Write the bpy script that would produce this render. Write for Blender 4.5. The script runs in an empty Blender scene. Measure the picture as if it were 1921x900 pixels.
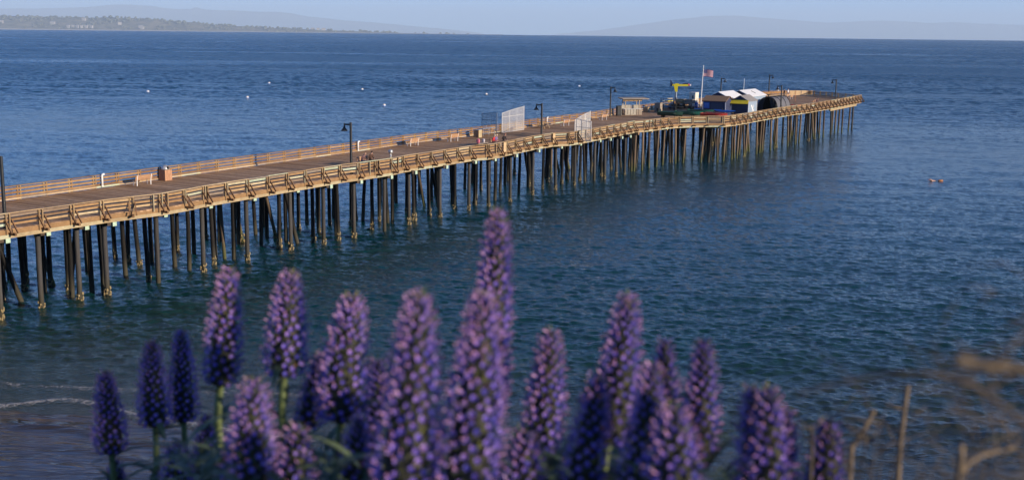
import bpy, bmesh, math, random
import numpy as np
from mathutils import Vector, Matrix, noise as mnoise

random.seed(7); np.random.seed(7)
SC = bpy.context.scene
COL = SC.collection
R = math.radians

# ------------------------------------------------------------------ camera
PITCH, ROLL = R(9.9955), 0.011
CAM = Vector((0, 0, 18.5))
fw = Vector((0, math.cos(PITCH), -math.sin(PITCH)))
r0 = Vector((1, 0, 0)); u0 = Vector((0, math.sin(PITCH), math.cos(PITCH)))
rr = r0*math.cos(ROLL) + u0*math.sin(ROLL)
uu = -r0*math.sin(ROLL) + u0*math.cos(ROLL)
cam = bpy.data.cameras.new('camera'); camo = bpy.data.objects.new('camera', cam); COL.objects.link(camo)
m = Matrix.Identity(4)
for i, v in enumerate((rr, uu, -fw)):
    for k in range(3): m[k][i] = v[k]
m.translation = CAM
camo.matrix_world = m
cam.sensor_width = 36.0; cam.lens = 36.0*2207/1921
cam.clip_start = 0.05; cam.clip_end = 120000
cam.dof.use_dof = True; cam.dof.focus_distance = 125.0; cam.dof.aperture_fstop = 5.8
SC.camera = camo

# ------------------------------------------------------------------ world, sun, exposure
SUN_AZ, SUN_EL = R(119), R(13)          # azimuth clockwise from +Y
sun_dir = Vector((math.sin(SUN_AZ)*math.cos(SUN_EL), math.cos(SUN_AZ)*math.cos(SUN_EL), math.sin(SUN_EL)))
w = bpy.data.worlds.new('World'); SC.world = w; w.use_nodes = True
nt = w.node_tree; nt.nodes.clear()
sky = nt.nodes.new('ShaderNodeTexSky'); sky.sky_type = 'NISHITA'; sky.sun_disc = False
sky.sun_elevation = SUN_EL; sky.sun_rotation = SUN_AZ; sky.altitude = 20
sky.air_density = 0.50; sky.dust_density = 0.0; sky.ozone_density = 6.0
bg = nt.nodes.new('ShaderNodeBackground'); bg.inputs['Strength'].default_value = 0.128
wo = nt.nodes.new('ShaderNodeOutputWorld')
nt.links.new(sky.outputs[0], bg.inputs['Color']); nt.links.new(bg.outputs[0], wo.inputs['Surface'])
sl = bpy.data.lights.new('sun', 'SUN'); sl.energy = 5.0; sl.angle = R(0.55); sl.color = (1.0, 0.84, 0.65)
so = bpy.data.objects.new('sun', sl); COL.objects.link(so)
so.rotation_euler = (-sun_dir).to_track_quat('-Z', 'Y').to_euler()
SC.view_settings.view_transform = 'Standard'; SC.view_settings.look = 'None'
SC.view_settings.exposure = 0.66; SC.view_settings.gamma = 1.0
SC.cycles.use_denoising = True
SC.cycles.max_bounces = 6; SC.cycles.volume_bounces = 1; SC.cycles.transparent_max_bounces = 16
SC.cycles.caustics_reflective = False; SC.cycles.caustics_refractive = False
SC.cycles.sample_clamp_indirect = 4.0

# ------------------------------------------------------------------ materials
def nn(t, typ, **kw):
    n = t.nodes.new(typ)
    for k, v in kw.items():
        if k in n.inputs.keys(): n.inputs[k].default_value = v
        else: setattr(n, k, v)
    return n
def mat_base(name, rough=0.7, col=(0.5, 0.5, 0.5), metal=0.0, spec=0.5):
    m = bpy.data.materials.new(name); m.use_nodes = True
    t = m.node_tree; b = t.nodes['Principled BSDF']
    b.inputs['Base Color'].default_value = (*col, 1); b.inputs['Roughness'].default_value = rough
    b.inputs['Metallic'].default_value = metal; b.inputs['Specular IOR Level'].default_value = spec
    return m, t, b
def ramp(t, fac, stops):
    r = t.nodes.new('ShaderNodeValToRGB'); e = r.color_ramp.elements
    while len(e) < len(stops): e.new(0.5)
    for el, (p, c) in zip(e, stops): el.position = p; el.color = (*c, 1)
    t.links.new(fac, r.inputs[0]); return r.outputs[0]
def mixc(t, fac, a, b, typ='MIX'):
    mx = t.nodes.new('ShaderNodeMix'); mx.data_type = 'RGBA'; mx.blend_type = typ
    for s, v in ((0, fac), (6, a), (7, b)):
        if hasattr(v, 'is_output'): t.links.new(v, mx.inputs[s])
        else: mx.inputs[s].default_value = v if s == 0 else (*v, 1)
    return mx.outputs[2]
def plain(name, col, rough=0.6, metal=0.0, var=0.12, scale=3.0, bump=0.0):
    """painted / plain surface with slight weathering"""
    m, t, b = mat_base(name, rough, col, metal)
    co = t.nodes.new('ShaderNodeTexCoord')
    n = nn(t, 'ShaderNodeTexNoise', Scale=scale, Detail=5.0, Roughness=0.65)
    t.links.new(co.outputs['Object'], n.inputs['Vector'])
    dk = tuple(c*(1-var*2) for c in col); lt = tuple(min(1, c*(1+var)) for c in col)
    t.links.new(ramp(t, n.outputs[0], [(0.3, dk), (0.7, lt)]), b.inputs['Base Color'])
    if bump:
        bp = nn(t, 'ShaderNodeBump', Strength=bump, Distance=0.02); t.links.new(n.outputs[0], bp.inputs['Height'])
        t.links.new(bp.outputs[0], b.inputs['Normal'])
    return m
def wood(name, stops, grain=(1.2, 14, 14), rough=0.8, island=False):
    """weathered timber: a tone for each board, grain along it and stains"""
    m, t, b = mat_base(name, rough, spec=0.25)
    if island: rnd = t.nodes.new('ShaderNodeNewGeometry').outputs['Random Per Island']
    else: rnd = t.nodes.new('ShaderNodeObjectInfo').outputs['Random']
    c0 = ramp(t, rnd, stops)
    g = t.nodes.new('ShaderNodeNewGeometry')
    mp = nn(t, 'ShaderNodeMapping'); mp.inputs['Scale'].default_value = (1, 1, 1)
    t.links.new(g.outputs['Position'], mp.inputs['Vector'])
    n = nn(t, 'ShaderNodeTexNoise', Scale=2.2, Detail=6.0, Roughness=0.7)
    t.links.new(mp.outputs[0], n.inputs['Vector'])
    n2 = nn(t, 'ShaderNodeTexNoise', Scale=16.0, Detail=4.0, Roughness=0.7)
    mp2 = nn(t, 'ShaderNodeMapping'); mp2.inputs['Scale'].default_value = (0.35, 0.35, 2.5)
    t.links.new(g.outputs['Position'], mp2.inputs['Vector']); t.links.new(mp2.outputs[0], n2.inputs['Vector'])
    c1 = mixc(t, 0.55, c0, ramp(t, n.outputs[0], [(0.28, (0.45, 0.42, 0.40)), (0.55, (0.95, 0.95, 0.95)), (0.75, (1.2, 1.15, 1.1))]), 'MULTIPLY')
    c2 = mixc(t, 0.6, c1, ramp(t, n2.outputs[0], [(0.3, (0.5, 0.48, 0.46)), (0.6, (1, 1, 1))]), 'MULTIPLY')
    t.links.new(c2, b.inputs['Base Color'])
    bp = nn(t, 'ShaderNodeBump', Strength=0.5, Distance=0.015); t.links.new(n2.outputs[0], bp.inputs['Height'])
    t.links.new(bp.outputs[0], b.inputs['Normal'])
    return m

M = {}
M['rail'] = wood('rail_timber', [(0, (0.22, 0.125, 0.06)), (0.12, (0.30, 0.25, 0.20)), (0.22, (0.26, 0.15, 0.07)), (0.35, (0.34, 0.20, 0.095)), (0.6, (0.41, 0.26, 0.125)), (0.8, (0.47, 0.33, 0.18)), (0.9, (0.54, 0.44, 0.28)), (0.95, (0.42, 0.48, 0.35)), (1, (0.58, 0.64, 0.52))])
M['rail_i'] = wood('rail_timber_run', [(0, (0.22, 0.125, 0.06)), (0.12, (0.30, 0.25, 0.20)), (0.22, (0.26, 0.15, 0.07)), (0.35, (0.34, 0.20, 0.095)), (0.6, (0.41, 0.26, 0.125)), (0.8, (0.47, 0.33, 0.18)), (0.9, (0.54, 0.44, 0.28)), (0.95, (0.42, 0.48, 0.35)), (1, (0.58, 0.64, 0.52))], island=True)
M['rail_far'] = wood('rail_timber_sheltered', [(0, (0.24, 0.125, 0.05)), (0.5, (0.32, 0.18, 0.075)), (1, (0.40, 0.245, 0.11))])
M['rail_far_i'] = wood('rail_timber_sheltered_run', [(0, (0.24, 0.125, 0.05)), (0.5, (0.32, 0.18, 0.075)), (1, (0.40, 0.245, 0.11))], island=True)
M['cap'] = wood('cap_timber', [(0, (0.36, 0.30, 0.23)), (0.2, (0.40, 0.26, 0.13)), (0.5, (0.48, 0.33, 0.18)), (0.85, (0.56, 0.43, 0.26)), (1, (0.52, 0.56, 0.38))])
M['post'] = wood('post_timber', [(0, (0.27, 0.18, 0.095)), (0.6, (0.36, 0.26, 0.15)), (1, (0.36, 0.33, 0.23))])
M['brace'] = wood('brace_timber', [(0, (0.14, 0.075, 0.038)), (1, (0.24, 0.135, 0.07))])
M['deck'] = wood('deck_planks', [(0, (0.33, 0.195, 0.10)), (0.4, (0.43, 0.26, 0.14)), (0.8, (0.53, 0.335, 0.19)), (1, (0.62, 0.41, 0.25))], island=True)
M['beam'] = wood('dark_beam', [(0, (0.05, 0.038, 0.03)), (1, (0.11, 0.08, 0.055))])
M['fascia'] = wood('fascia_timber', [(0, (0.27, 0.155, 0.07)), (0.6, (0.37, 0.23, 0.115)), (1, (0.46, 0.33, 0.19))])
M['ledger'] = wood('ledger_timber', [(0, (0.38, 0.28, 0.16)), (0.6, (0.48, 0.39, 0.24)), (1, (0.46, 0.50, 0.36))])
M['copper'] = plain('verdigris_cap', (0.42, 0.55, 0.42), 0.7, var=0.15)
M['steel'] = plain('lamp_metal', (0.018, 0.02, 0.022), 0.45, 0.2, var=0.1)
M['galv'] = plain('galvanised_steel', (0.50, 0.50, 0.50), 0.45, 0.6, var=0.1)
M['white'] = plain('white_paint', (0.78, 0.77, 0.74), 0.5, var=0.05)
M['cream'] = plain('cream_paint', (0.70, 0.66, 0.56), 0.6, var=0.08)
M['bench'] = wood('bench_slats', [(0, (0.42, 0.24, 0.13)), (1, (0.52, 0.31, 0.18))])
M['lens'] = plain('lamp_lens', (0.6, 0.6, 0.55), 0.3)

def pile_mat(name, c0, c1, green_band):
    m, t, b = mat_base(name, 0.75, spec=0.3)
    rnd = t.nodes.new('ShaderNodeObjectInfo').outputs['Random']
    base = ramp(t, rnd, [(0, c0), (1, c1)])
    g = t.nodes.new('ShaderNodeNewGeometry')
    mp = nn(t, 'ShaderNodeMapping'); mp.inputs['Scale'].default_value = (5, 5, 0.5)
    t.links.new(g.outputs['Position'], mp.inputs['Vector'])
    n = nn(t, 'ShaderNodeTexNoise', Scale=2.0, Detail=6.0, Roughness=0.7); t.links.new(mp.outputs[0], n.inputs['Vector'])
    c = mixc(t, 0.8, base, ramp(t, n.outputs[0], [(0.3, (0.45, 0.45, 0.45)), (0.65, (1.15, 1.12, 1.08))]), 'MULTIPLY')
    # tide band: algae towards the water, greener on bare timber piles
    sx = t.nodes.new('ShaderNodeSeparateXYZ'); t.links.new(g.outputs['Position'], sx.inputs[0])
    ad = nn(t, 'ShaderNodeMath', operation='ADD'); t.links.new(sx.outputs[2], ad.inputs[0])
    ml = nn(t, 'ShaderNodeMath', operation='MULTIPLY'); t.links.new(n.outputs[0], ml.inputs[0]); ml.inputs[1].default_value = 1.4
    t.links.new(ml.outputs[0], ad.inputs[1])
    mr = nn(t, 'ShaderNodeMapRange'); mr.inputs[1].default_value = 1.2; mr.inputs[2].default_value = 2.3
    t.links.new(ad.outputs[0], mr.inputs[0])
    c = mixc(t, mr.outputs[0], (0.07, 0.075, 0.025) if green_band else (0.045, 0.04, 0.025), c)
    t.links.new(c, b.inputs['Base Color'])
    bp = nn(t, 'ShaderNodeBump', Strength=0.6, Distance=0.03); t.links.new(n.outputs[0], bp.inputs['Height'])
    t.links.new(bp.outputs[0], b.inputs['Normal'])
    return m
M['sleeve'] = pile_mat('grey_sleeved_pile', (0.042, 0.040, 0.039), (0.07, 0.067, 0.066), False)
M['creosote'] = pile_mat('creosoted_pile', (0.003, 0.0027, 0.0025), (0.010, 0.008, 0.007), False)
M['brownpile'] = pile_mat('bare_timber_pile', (0.06, 0.042, 0.028), (0.20, 0.145, 0.098), True)
M['barnacle'] = plain('barnacles', (0.33, 0.25, 0.12), 0.9, var=0.35, scale=14, bump=0.8)

# ------------------------------------------------------------------ mesh + object helpers
WM = {}
def link(o): COL.objects.link(o); return o
def tag(o, label=None, cat=None, group=None, kind=None):
    if label: o['label'] = label
    if cat: o['category'] = cat
    if group: o['group'] = group
    if kind: o['kind'] = kind
    return o
def empty(name, loc=(0, 0, 0), rz=0.0, label=None, cat=None, group=None):
    o = bpy.data.objects.new(name, None); link(o); o.empty_display_size = 0.2
    Mx = Matrix.Translation(loc) @ Matrix.Rotation(rz, 4, 'Z'); o.matrix_basis = Mx; WM[o.name] = Mx
    return tag(o, label, cat, group)
class MB:
    def __init__(s): s.v = []; s.f = []; s.mi = []; s.sm = []
    def add(s, vs, fs, mi=0, smooth=False):
        b = len(s.v); s.v += [tuple(x) for x in vs]
        for f in fs: s.f.append([b+i for i in f]); s.mi.append(mi); s.sm.append(smooth)
    def box(s, c, d, rot=None, mi=0):
        c = Vector(c); hx, hy, hz = d[0]/2, d[1]/2, d[2]/2
        vs = [Vector((x*hx, y*hy, z*hz)) for x in (-1, 1) for y in (-1, 1) for z in (-1, 1)]
        if rot is not None: vs = [rot @ v for v in vs]
        s.add([c+v for v in vs], [(0, 1, 3, 2), (4, 6, 7, 5), (0, 4, 5, 1), (2, 3, 7, 6), (0, 2, 6, 4), (1, 5, 7, 3)], mi)
        return s
    def beam(s, A, B, wd, h, up=(0, 0, 1), mi=0):
        A = Vector(A); B = Vector(B); x = (B-A); L = x.length; x.normalize()
        y = Vector(up).cross(x); y.normalize(); z = x.cross(y)
        rot = Matrix((x, y, z)).transposed(); s.box((A+B)/2, (L, wd, h), rot, mi); return s
    def tube(s, A, B, ra, rb, seg=10, mi=0, cap=True):
        A = Vector(A); B = Vector(B); x = (B-A).normalized()
        u = x.orthogonal().normalized(); v = x.cross(u)
        vs = []
        for P, r_ in ((A, ra), (B, rb)):
            for k in range(seg):
                a = 2*math.pi*k/seg; vs.append(P + u*(r_*math.cos(a)) + v*(r_*math.sin(a)))
        fs = [(k, (k+1) % seg, seg+(k+1) % seg, seg+k) for k in range(seg)]
        s.add(vs, fs, mi, True)
        if cap:
            s.add(vs[:seg], [tuple(reversed(range(seg)))], mi); s.add(vs[seg:], [tuple(range(seg))], mi)
        return s
    def path(s, pts, rad, seg=7, mi=0):
        pts = [Vector(p) for p in pts]; vs = []; n = len(pts)
        if not hasattr(rad, '__len__'): rad = [rad]*n
        t0 = (pts[1]-pts[0]).normalized(); u = t0.orthogonal().normalized()
        for i, p in enumerate(pts):
            t_ = (pts[min(i+1, n-1)]-pts[max(i-1, 0)]).normalized()
            u = (u - t_*u.dot(t_)).normalized(); v = t_.cross(u)
            for k in range(seg):
                a = 2*math.pi*k/seg; vs.append(p + u*(rad[i]*math.cos(a)) + v*(rad[i]*math.sin(a)))
        fs = [(i*seg+k, i*seg+(k+1) % seg, (i+1)*seg+(k+1) % seg, (i+1)*seg+k) for i in range(n-1) for k in range(seg)]
        fs += [tuple(reversed(range(seg))), tuple((n-1)*seg+k for k in range(seg))]
        s.add(vs, fs, mi, True); return s
    def lathe(s, prof, c=(0, 0, 0), seg=14, mi=0, axis=None):
        c = Vector(c); vs = []
        for (r_, z) in prof:
            for k in range(seg):
                a = 2*math.pi*k/seg; p = Vector((r_*math.cos(a), r_*math.sin(a), z))
                vs.append(c + (axis @ p if axis is not None else p))
        n = len(prof)
        fs = [(i*seg+k, i*seg+(k+1) % seg, (i+1)*seg+(k+1) % seg, (i+1)*seg+k) for i in range(n-1) for k in range(seg)]
        if prof[0][0] > 1e-4: fs.append(tuple(reversed(range(seg))))
        if prof[-1][0] > 1e-4: fs.append(tuple((n-1)*seg+k for k in range(seg)))
        s.add(vs, fs, mi, True); return s
    def mesh(s, name, mats):
        me = bpy.data.meshes.new(name); me.from_pydata(s.v, [], s.f)
        if not isinstance(mats, (list, tuple)): mats = [mats]
        for q in mats: me.materials.append(q)
        me.polygons.foreach_set('material_index', s.mi); me.polygons.foreach_set('use_smooth', s.sm)
        me.update(); return me
    def build(s, name, mats, parent=None, basis=None):
        """object in the parent's local space"""
        o = bpy.data.objects.new(name, s.mesh(name, mats)); link(o)
        if parent is not None: o.parent = parent
        B = basis or Matrix.Identity(4); o.matrix_basis = B
        WM[o.name] = (WM[parent.name] if parent is not None else Matrix.Identity(4)) @ B
        return o
def put(o, parent, Mw):
    """place o at world matrix Mw under parent"""
    link(o)
    if parent is not None:
        o.parent = parent; o.matrix_parent_inverse = WM[parent.name].inverted()
    o.matrix_basis = Mw; WM[o.name] = Mw
    return o
_unit = {}
def unit(mat):
    if mat.name not in _unit: _unit[mat.name] = MB().box((0, 0, 0), (1, 1, 1)).mesh('timber', mat)
    return _unit[mat.name]
def beam_mat(A, B, wd, h, up=(0, 0, 1)):
    A = Vector(A); B = Vector(B); x = B-A; L = x.length; x.normalize()
    y = Vector(up).cross(x).normalized(); z = x.cross(y)
    Mx = Matrix.Identity(4)
    for k in range(3): Mx[k][0] = x[k]*L; Mx[k][1] = y[k]*wd; Mx[k][2] = z[k]*h
    Mx.translation = (A+B)/2; return Mx
def beam(name, A, B, wd, h, mat, parent, up=(0, 0, 1)):
    return put(bpy.data.objects.new(name, unit(mat)), parent, beam_mat(A, B, wd, h, up))
def copy_tree(o, parent=None):
    c = o.copy(); link(c); c.parent = parent
    if parent is not None: c.matrix_parent_inverse = o.matrix_parent_inverse.copy()
    for ch in list(o.children): copy_tree(ch, c)
    WM[c.name] = WM.get(o.name, Matrix.Identity(4)); return c

# pier frame: s along the pier seaward, t across towards the camera's right
A31 = R(31)
DV = Vector((math.sin(A31), math.cos(A31), 0)); NV = Vector((DV.y, -DV.x, 0)); PO = Vector((-31, 78, 0))
def P(s, t, z=0.0): return PO + DV*s + NV*t + Vector((0, 0, z))
PROT = -A31   # local +Y along the pier (s), local +X across (t)
ZD = 5.8

# ------------------------------------------------------------------ sea
def tile(N, L, lam, dirs, rms, seed, spread=2.0):
    rs = np.random.RandomState(seed)
    k = np.fft.fftfreq(N, L/N)*2*np.pi
    kx, ky = np.meshgrid(k, k, indexing='ij'); kk = np.hypot(kx, ky); kk[0, 0] = 1
    kp = 2*np.pi/lam
    Pk = np.exp(-1.1*(kp/kk)**2)/kk**3.6*np.exp(-(kk*0.07)**2)
    ca = (kx*math.cos(dirs)+ky*math.sin(dirs))/kk
    Pk = Pk*(0.12+np.abs(ca)**spread); Pk[0, 0] = 0
    h = np.fft.ifft2(np.sqrt(Pk)*np.exp(2j*np.pi*rs.rand(N, N))).real
    return h/h.std()*rms
T1 = tile(512, 48.0, 1.7, R(84), 0.030, 1, 3.0); T2 = tile(512, 31.0, 0.95, R(104), 0.018, 2, 3.0); T3 = tile(256, 160.0, 14.0, R(80), 0.06, 3, 6.0)
def samp(T, L, x, y):
    N = T.shape[0]; a = (x/L*N) % N; b = (y/L*N) % N
    i = a.astype(int); j = b.astype(int); fa = a-i; fb = b-j; i2 = (i+1) % N; j2 = (j+1) % N; i %= N; j %= N
    return T[i, j]*(1-fa)*(1-fb)+T[i2, j]*fa*(1-fb)+T[i, j2]*(1-fa)*fb+T[i2, j2]*fa*fb
T4 = tile(256, 100.0, 26.0, R(70), 1.0, 9, 1.0)
def slick_mask(x, y):
    v = samp(T4, 100.0, x*0.050+y*0.02+31, y*0.30+11)+0.5*samp(T4, 100.0, x*0.13+7, y*0.8+3)
    return np.clip((v-0.55)/0.8, 0, 1)
def shore_y(x):
    return np.interp(x, [-90, -40, -25, -20, -14, -9, -2, 6, 30, 90], [64, 57.5, 55.3, 54.6, 52.6, 50.5, 46.0, 42.5, 37, 30])
def sea_h(x, y):
    h = samp(T1, 48.0, x, y)+samp(T2, 31.0, x*0.82-y*0.57, x*0.57+y*0.82)+samp(T3, 160.0, x, y)
    # patches of calmer and rougher water
    pat = 0.75+0.35*np.sin(x*0.031+np.sin(y*0.017)*1.7)*np.sin(y*0.023+x*0.008)
    ds = y-shore_y(x)
    return h*pat*np.clip(ds/15.0, 0.12, 1.0)*0.86

M_sea, t, b = mat_base('sea_water', 0.045, (0.01, 0.035, 0.05), 0, 0.5)
b.inputs['IOR'].default_value = 1.333
g = t.nodes.new('ShaderNodeNewGeometry')
sx = t.nodes.new('ShaderNodeSeparateXYZ'); t.links.new(g.outputs['Position'], sx.inputs[0])
nb = nn(t, 'ShaderNodeTexNoise', Scale=0.02, Detail=4.0); t.links.new(g.outputs['Position'], nb.inputs['Vector'])
ma = nn(t, 'ShaderNodeMath', operation='MULTIPLY_ADD'); t.links.new(nb.outputs[0], ma.inputs[0]); ma.inputs[1].default_value = 60; t.links.new(sx.outputs[1], ma.inputs[2])
mr = nn(t, 'ShaderNodeMapRange'); mr.inputs[1].default_value = 78; mr.inputs[2].default_value = 300; t.links.new(ma.outputs[0], mr.inputs[0])
t.links.new(ramp(t, mr.outputs[0], [(0, (0.040, 0.040, 0.030)), (0.10, (0.005, 0.036, 0.032)), (0.35, (0.001, 0.044, 0.060)), (1, (0.001, 0.050, 0.105))]), b.inputs['Base Color'])
# slicks: long smooth streaks
mp = nn(t, 'ShaderNodeMapping'); mp.inputs['Scale'].default_value = (0.0016, 0.0075, 1); mp.inputs['Rotation'].default_value = (0, 0, R(-6))
t.links.new(g.outputs['Position'], mp.inputs['Vector'])
ns = nn(t, 'ShaderNodeTexNoise', Scale=1.6, Detail=6.0, Roughness=0.62, Distortion=0.6); t.links.new(mp.outputs[0], ns.inputs['Vector'])
slick = nn(t, 'ShaderNodeMapRange'); slick.inputs[1].default_value = 0.53; slick.inputs[2].default_value = 0.70; t.links.new(ns.outputs[0], slick.inputs[0])
def wave_noise(sc, stretch, rot, det=3.0):
    mp = nn(t, 'ShaderNodeMapping'); mp.inputs['Scale'].default_value = (1, stretch, 1); mp.inputs['Rotation'].default_value = (0, 0, R(rot))
    t.links.new(g.outputs['Position'], mp.inputs['Vector'])
    n = nn(t, 'ShaderNodeTexNoise', Scale=sc, Detail=det, Roughness=0.6); t.links.new(mp.outputs[0], n.inputs['Vector']); return n.outputs[0]
n1 = wave_noise(2.4, 2.6, 8, 5.0); n2 = wave_noise(0.42, 1.8, -8, 4.0)
# the long waves exist as mesh close in; the bump carries them on further out
far = nn(t, 'ShaderNodeMapRange'); far.inputs[1].default_value = 180; far.inputs[2].default_value = 420; far.inputs[3].default_value = 0.10; far.inputs[4].default_value = 1.0
vl = nn(t, 'ShaderNodeVectorMath', operation='LENGTH'); t.links.new(g.outputs['Position'], vl.inputs[0]); t.links.new(vl.outputs['Value'], far.inputs[0])
calm = nn(t, 'ShaderNodeMath', operation='MULTIPLY_ADD'); t.links.new(slick.outputs[0], calm.inputs[0]); calm.inputs[1].default_value = -0.55; calm.inputs[2].default_value = 1.0
f2 = nn(t, 'ShaderNodeMath', operation='MULTIPLY'); t.links.new(far.outputs[0], f2.inputs[0]); t.links.new(calm.outputs[0], f2.inputs[1])
b1 = nn(t, 'ShaderNodeBump', Distance=1.8); t.links.new(n2, b1.inputs['Height']); t.links.new(f2.outputs[0], b1.inputs['Strength'])
b2 = nn(t, 'ShaderNodeBump', Distance=0.060); t.links.new(n1, b2.inputs['Height']); t.links.new(calm.outputs[0], b2.inputs['Strength']); t.links.new(b1.outputs[0], b2.inputs['Normal'])
t.links.new(b2.outputs[0], b.inputs['Normal'])
# ripples too fine to resolve far out act as roughness
rg_ = nn(t, 'ShaderNodeMapRange'); rg_.inputs[1].default_value = 70; rg_.inputs[2].default_value = 600; rg_.inputs[3].default_value = 0.045; rg_.inputs[4].default_value = 0.28
t.links.new(vl.outputs['Value'], rg_.inputs[0]); rs_ = nn(t, 'ShaderNodeMath', operation='MULTIPLY'); t.links.new(rg_.outputs[0], rs_.inputs[0]); t.links.new(calm.outputs[0], rs_.inputs[1]); t.links.new(rs_.outputs[0], b.inputs['Roughness'])

def grid_mesh(name, V, F, mat, smooth=True):
    me = bpy.data.meshes.new(name); nv = len(V); nf = len(F)
    me.vertices.add(nv); me.vertices.foreach_set('co', np.asarray(V, dtype=np.float32).ravel())
    me.loops.add(nf*4); me.loops.foreach_set('vertex_index', np.asarray(F, dtype=np.int32).ravel())
    me.polygons.add(nf); me.polygons.foreach_set('loop_start', np.arange(0, nf*4, 4, dtype=np.int32))
    me.polygons.foreach_set('loop_total', np.full(nf, 4, dtype=np.int32))
    me.polygons.foreach_set('use_smooth', np.full(nf, smooth))
    me.materials.append(mat); me.update(calc_edges=True); me.validate(); return me
def polar(rads, angs, hfun):
    rg, ag = np.meshgrid(rads, angs, indexing='ij'); x = rg*np.sin(ag); y = rg*np.cos(ag); z = hfun(x, y, rg, ag)
    V = np.stack([x, y, z], -1).reshape(-1, 3); na = len(angs); nr = len(rads)
    i = np.arange(nr-1)[:, None]; j = np.arange(na-1)[None, :]; a = i*na+j
    F = np.stack([a, a+1, a+na+1, a+na], -1).reshape(-1, 4)[:, ::-1]; return V, F
SEA_R = 8600.0
rads = [24.0]
while rads[-1] < 430: rads.append(rads[-1]+min(1.1, max(0.15, rads[-1]**2/38000)))
while rads[-1] < 3000: rads.append(rads[-1]*1.005)
rads += list(np.geomspace(3040, SEA_R, 24))
WED = R(34)
angs = np.linspace(-WED, WED, 700)
def hf(x, y, rg, ag):
    side = np.clip((WED-np.abs(ag))/R(4), 0, 1)*np.clip((rg-24)/4, 0, 1)
    mid = np.clip((rg-260)/170, 0, 1)*np.clip((1100-rg)/500, 0, 1); out = np.clip((rg-600)/500, 0, 1)*np.clip((3000-rg)/600, 0, 1)
    h = sea_h(x, y)*np.clip((430-rg)/120, 0, 1)+samp(T1, 48*3.2, x, y)*4.2*mid+samp(T2, 31*14.0, x, y)*11*out
    return h*side*(1-0.75*slick_mask(x, y)*np.clip((rg-150)/200, 0, 1))
V1, F1 = polar(np.array(rads), angs, hf)
V2, F2 = polar(np.array([24, 60, 200, 800, 3000, SEA_R]), np.linspace(WED, 2*math.pi-WED, 60), lambda x, y, a, c: 0*x)
o = bpy.data.objects.new('sea', grid_mesh('sea', np.vstack([V1, V2]), np.vstack([F1, F2+len(V1)]), M_sea)); link(o)
tag(o, 'blue rippled sea water of the bay', None, None, 'structure')

# ------------------------------------------------------------------ beach, bluff
M_sand, t, b = mat_base('wet_sand', 0.16, (0.05, 0.038, 0.03), 0, 0.4)
g = t.nodes.new('ShaderNodeNewGeometry')
n = nn(t, 'ShaderNodeTexNoise', Scale=0.5, Detail=6.0, Roughness=0.6); t.links.new(g.outputs['Position'], n.inputs['Vector'])
t.links.new(ramp(t, n.outputs[0], [(0.3, (0.028, 0.021, 0.016)), (0.7, (0.065, 0.048, 0.035))]), b.inputs['Base Color'])
t.links.new(ramp(t, n.outputs[0], [(0.35, (0.07,)*3), (0.75, (0.22,)*3)]), b.inputs['Roughness'])
mp = nn(t, 'ShaderNodeMapping'); mp.inputs['Scale'].default_value = (0.35, 1.6, 1); mp.inputs['Rotation'].default_value = (0, 0, R(10)); t.links.new(g.outputs['Position'], mp.inputs['Vector'])
n3 = nn(t, 'ShaderNodeTexNoise', Scale=1.1, Detail=3.0, Distortion=0.8); t.links.new(mp.outputs[0], n3.inputs['Vector'])
bp = nn(t, 'ShaderNodeBump', Strength=0.55, Distance=0.14); t.links.new(n3.outputs[0], bp.inputs['Height']); t.links.new(bp.outputs[0], b.inputs['Normal'])
bx = np.linspace(-75, 60, 240); bd = np.concatenate([np.linspace(-9, 14, 130), np.linspace(14.6, 44, 20)])   # distance inland of the waterline
xg, dg = np.meshgrid(bx, bd, indexing='ij'); yg = shore_y(xg)-dg
zg = dg*0.030
for d0, amp, wd in ((1.2, 0.07, 0.30), (3.0, 0.10, 0.34), (4.6, 0.09, 0.40), (6.4, 0.06, 0.45), (8.5, 0.05, 0.6)):
    off = d0+0.7*np.sin(xg*0.23+d0)+0.35*np.sin(xg*0.61+2*d0)
    zg += amp*np.exp(-((dg-off)/wd)**2)*(0.6+0.4*np.sin(xg*0.4+d0*3))
nb_ = len(bd); i = np.arange(len(bx)-1)[:, None]; j = np.arange(nb_-1)[None, :]; a = i*nb_+j
F = np.stack([a, a+1, a+nb_+1, a+nb_], -1).reshape(-1, 4)
o = bpy.data.objects.new('beach', grid_mesh('beach', np.stack([xg, yg, zg], -1).reshape(-1, 3), F, M_sand)); link(o)
tag(o, 'dark wet sand beach at the foot of the bluff', None, None, 'structure')

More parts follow.
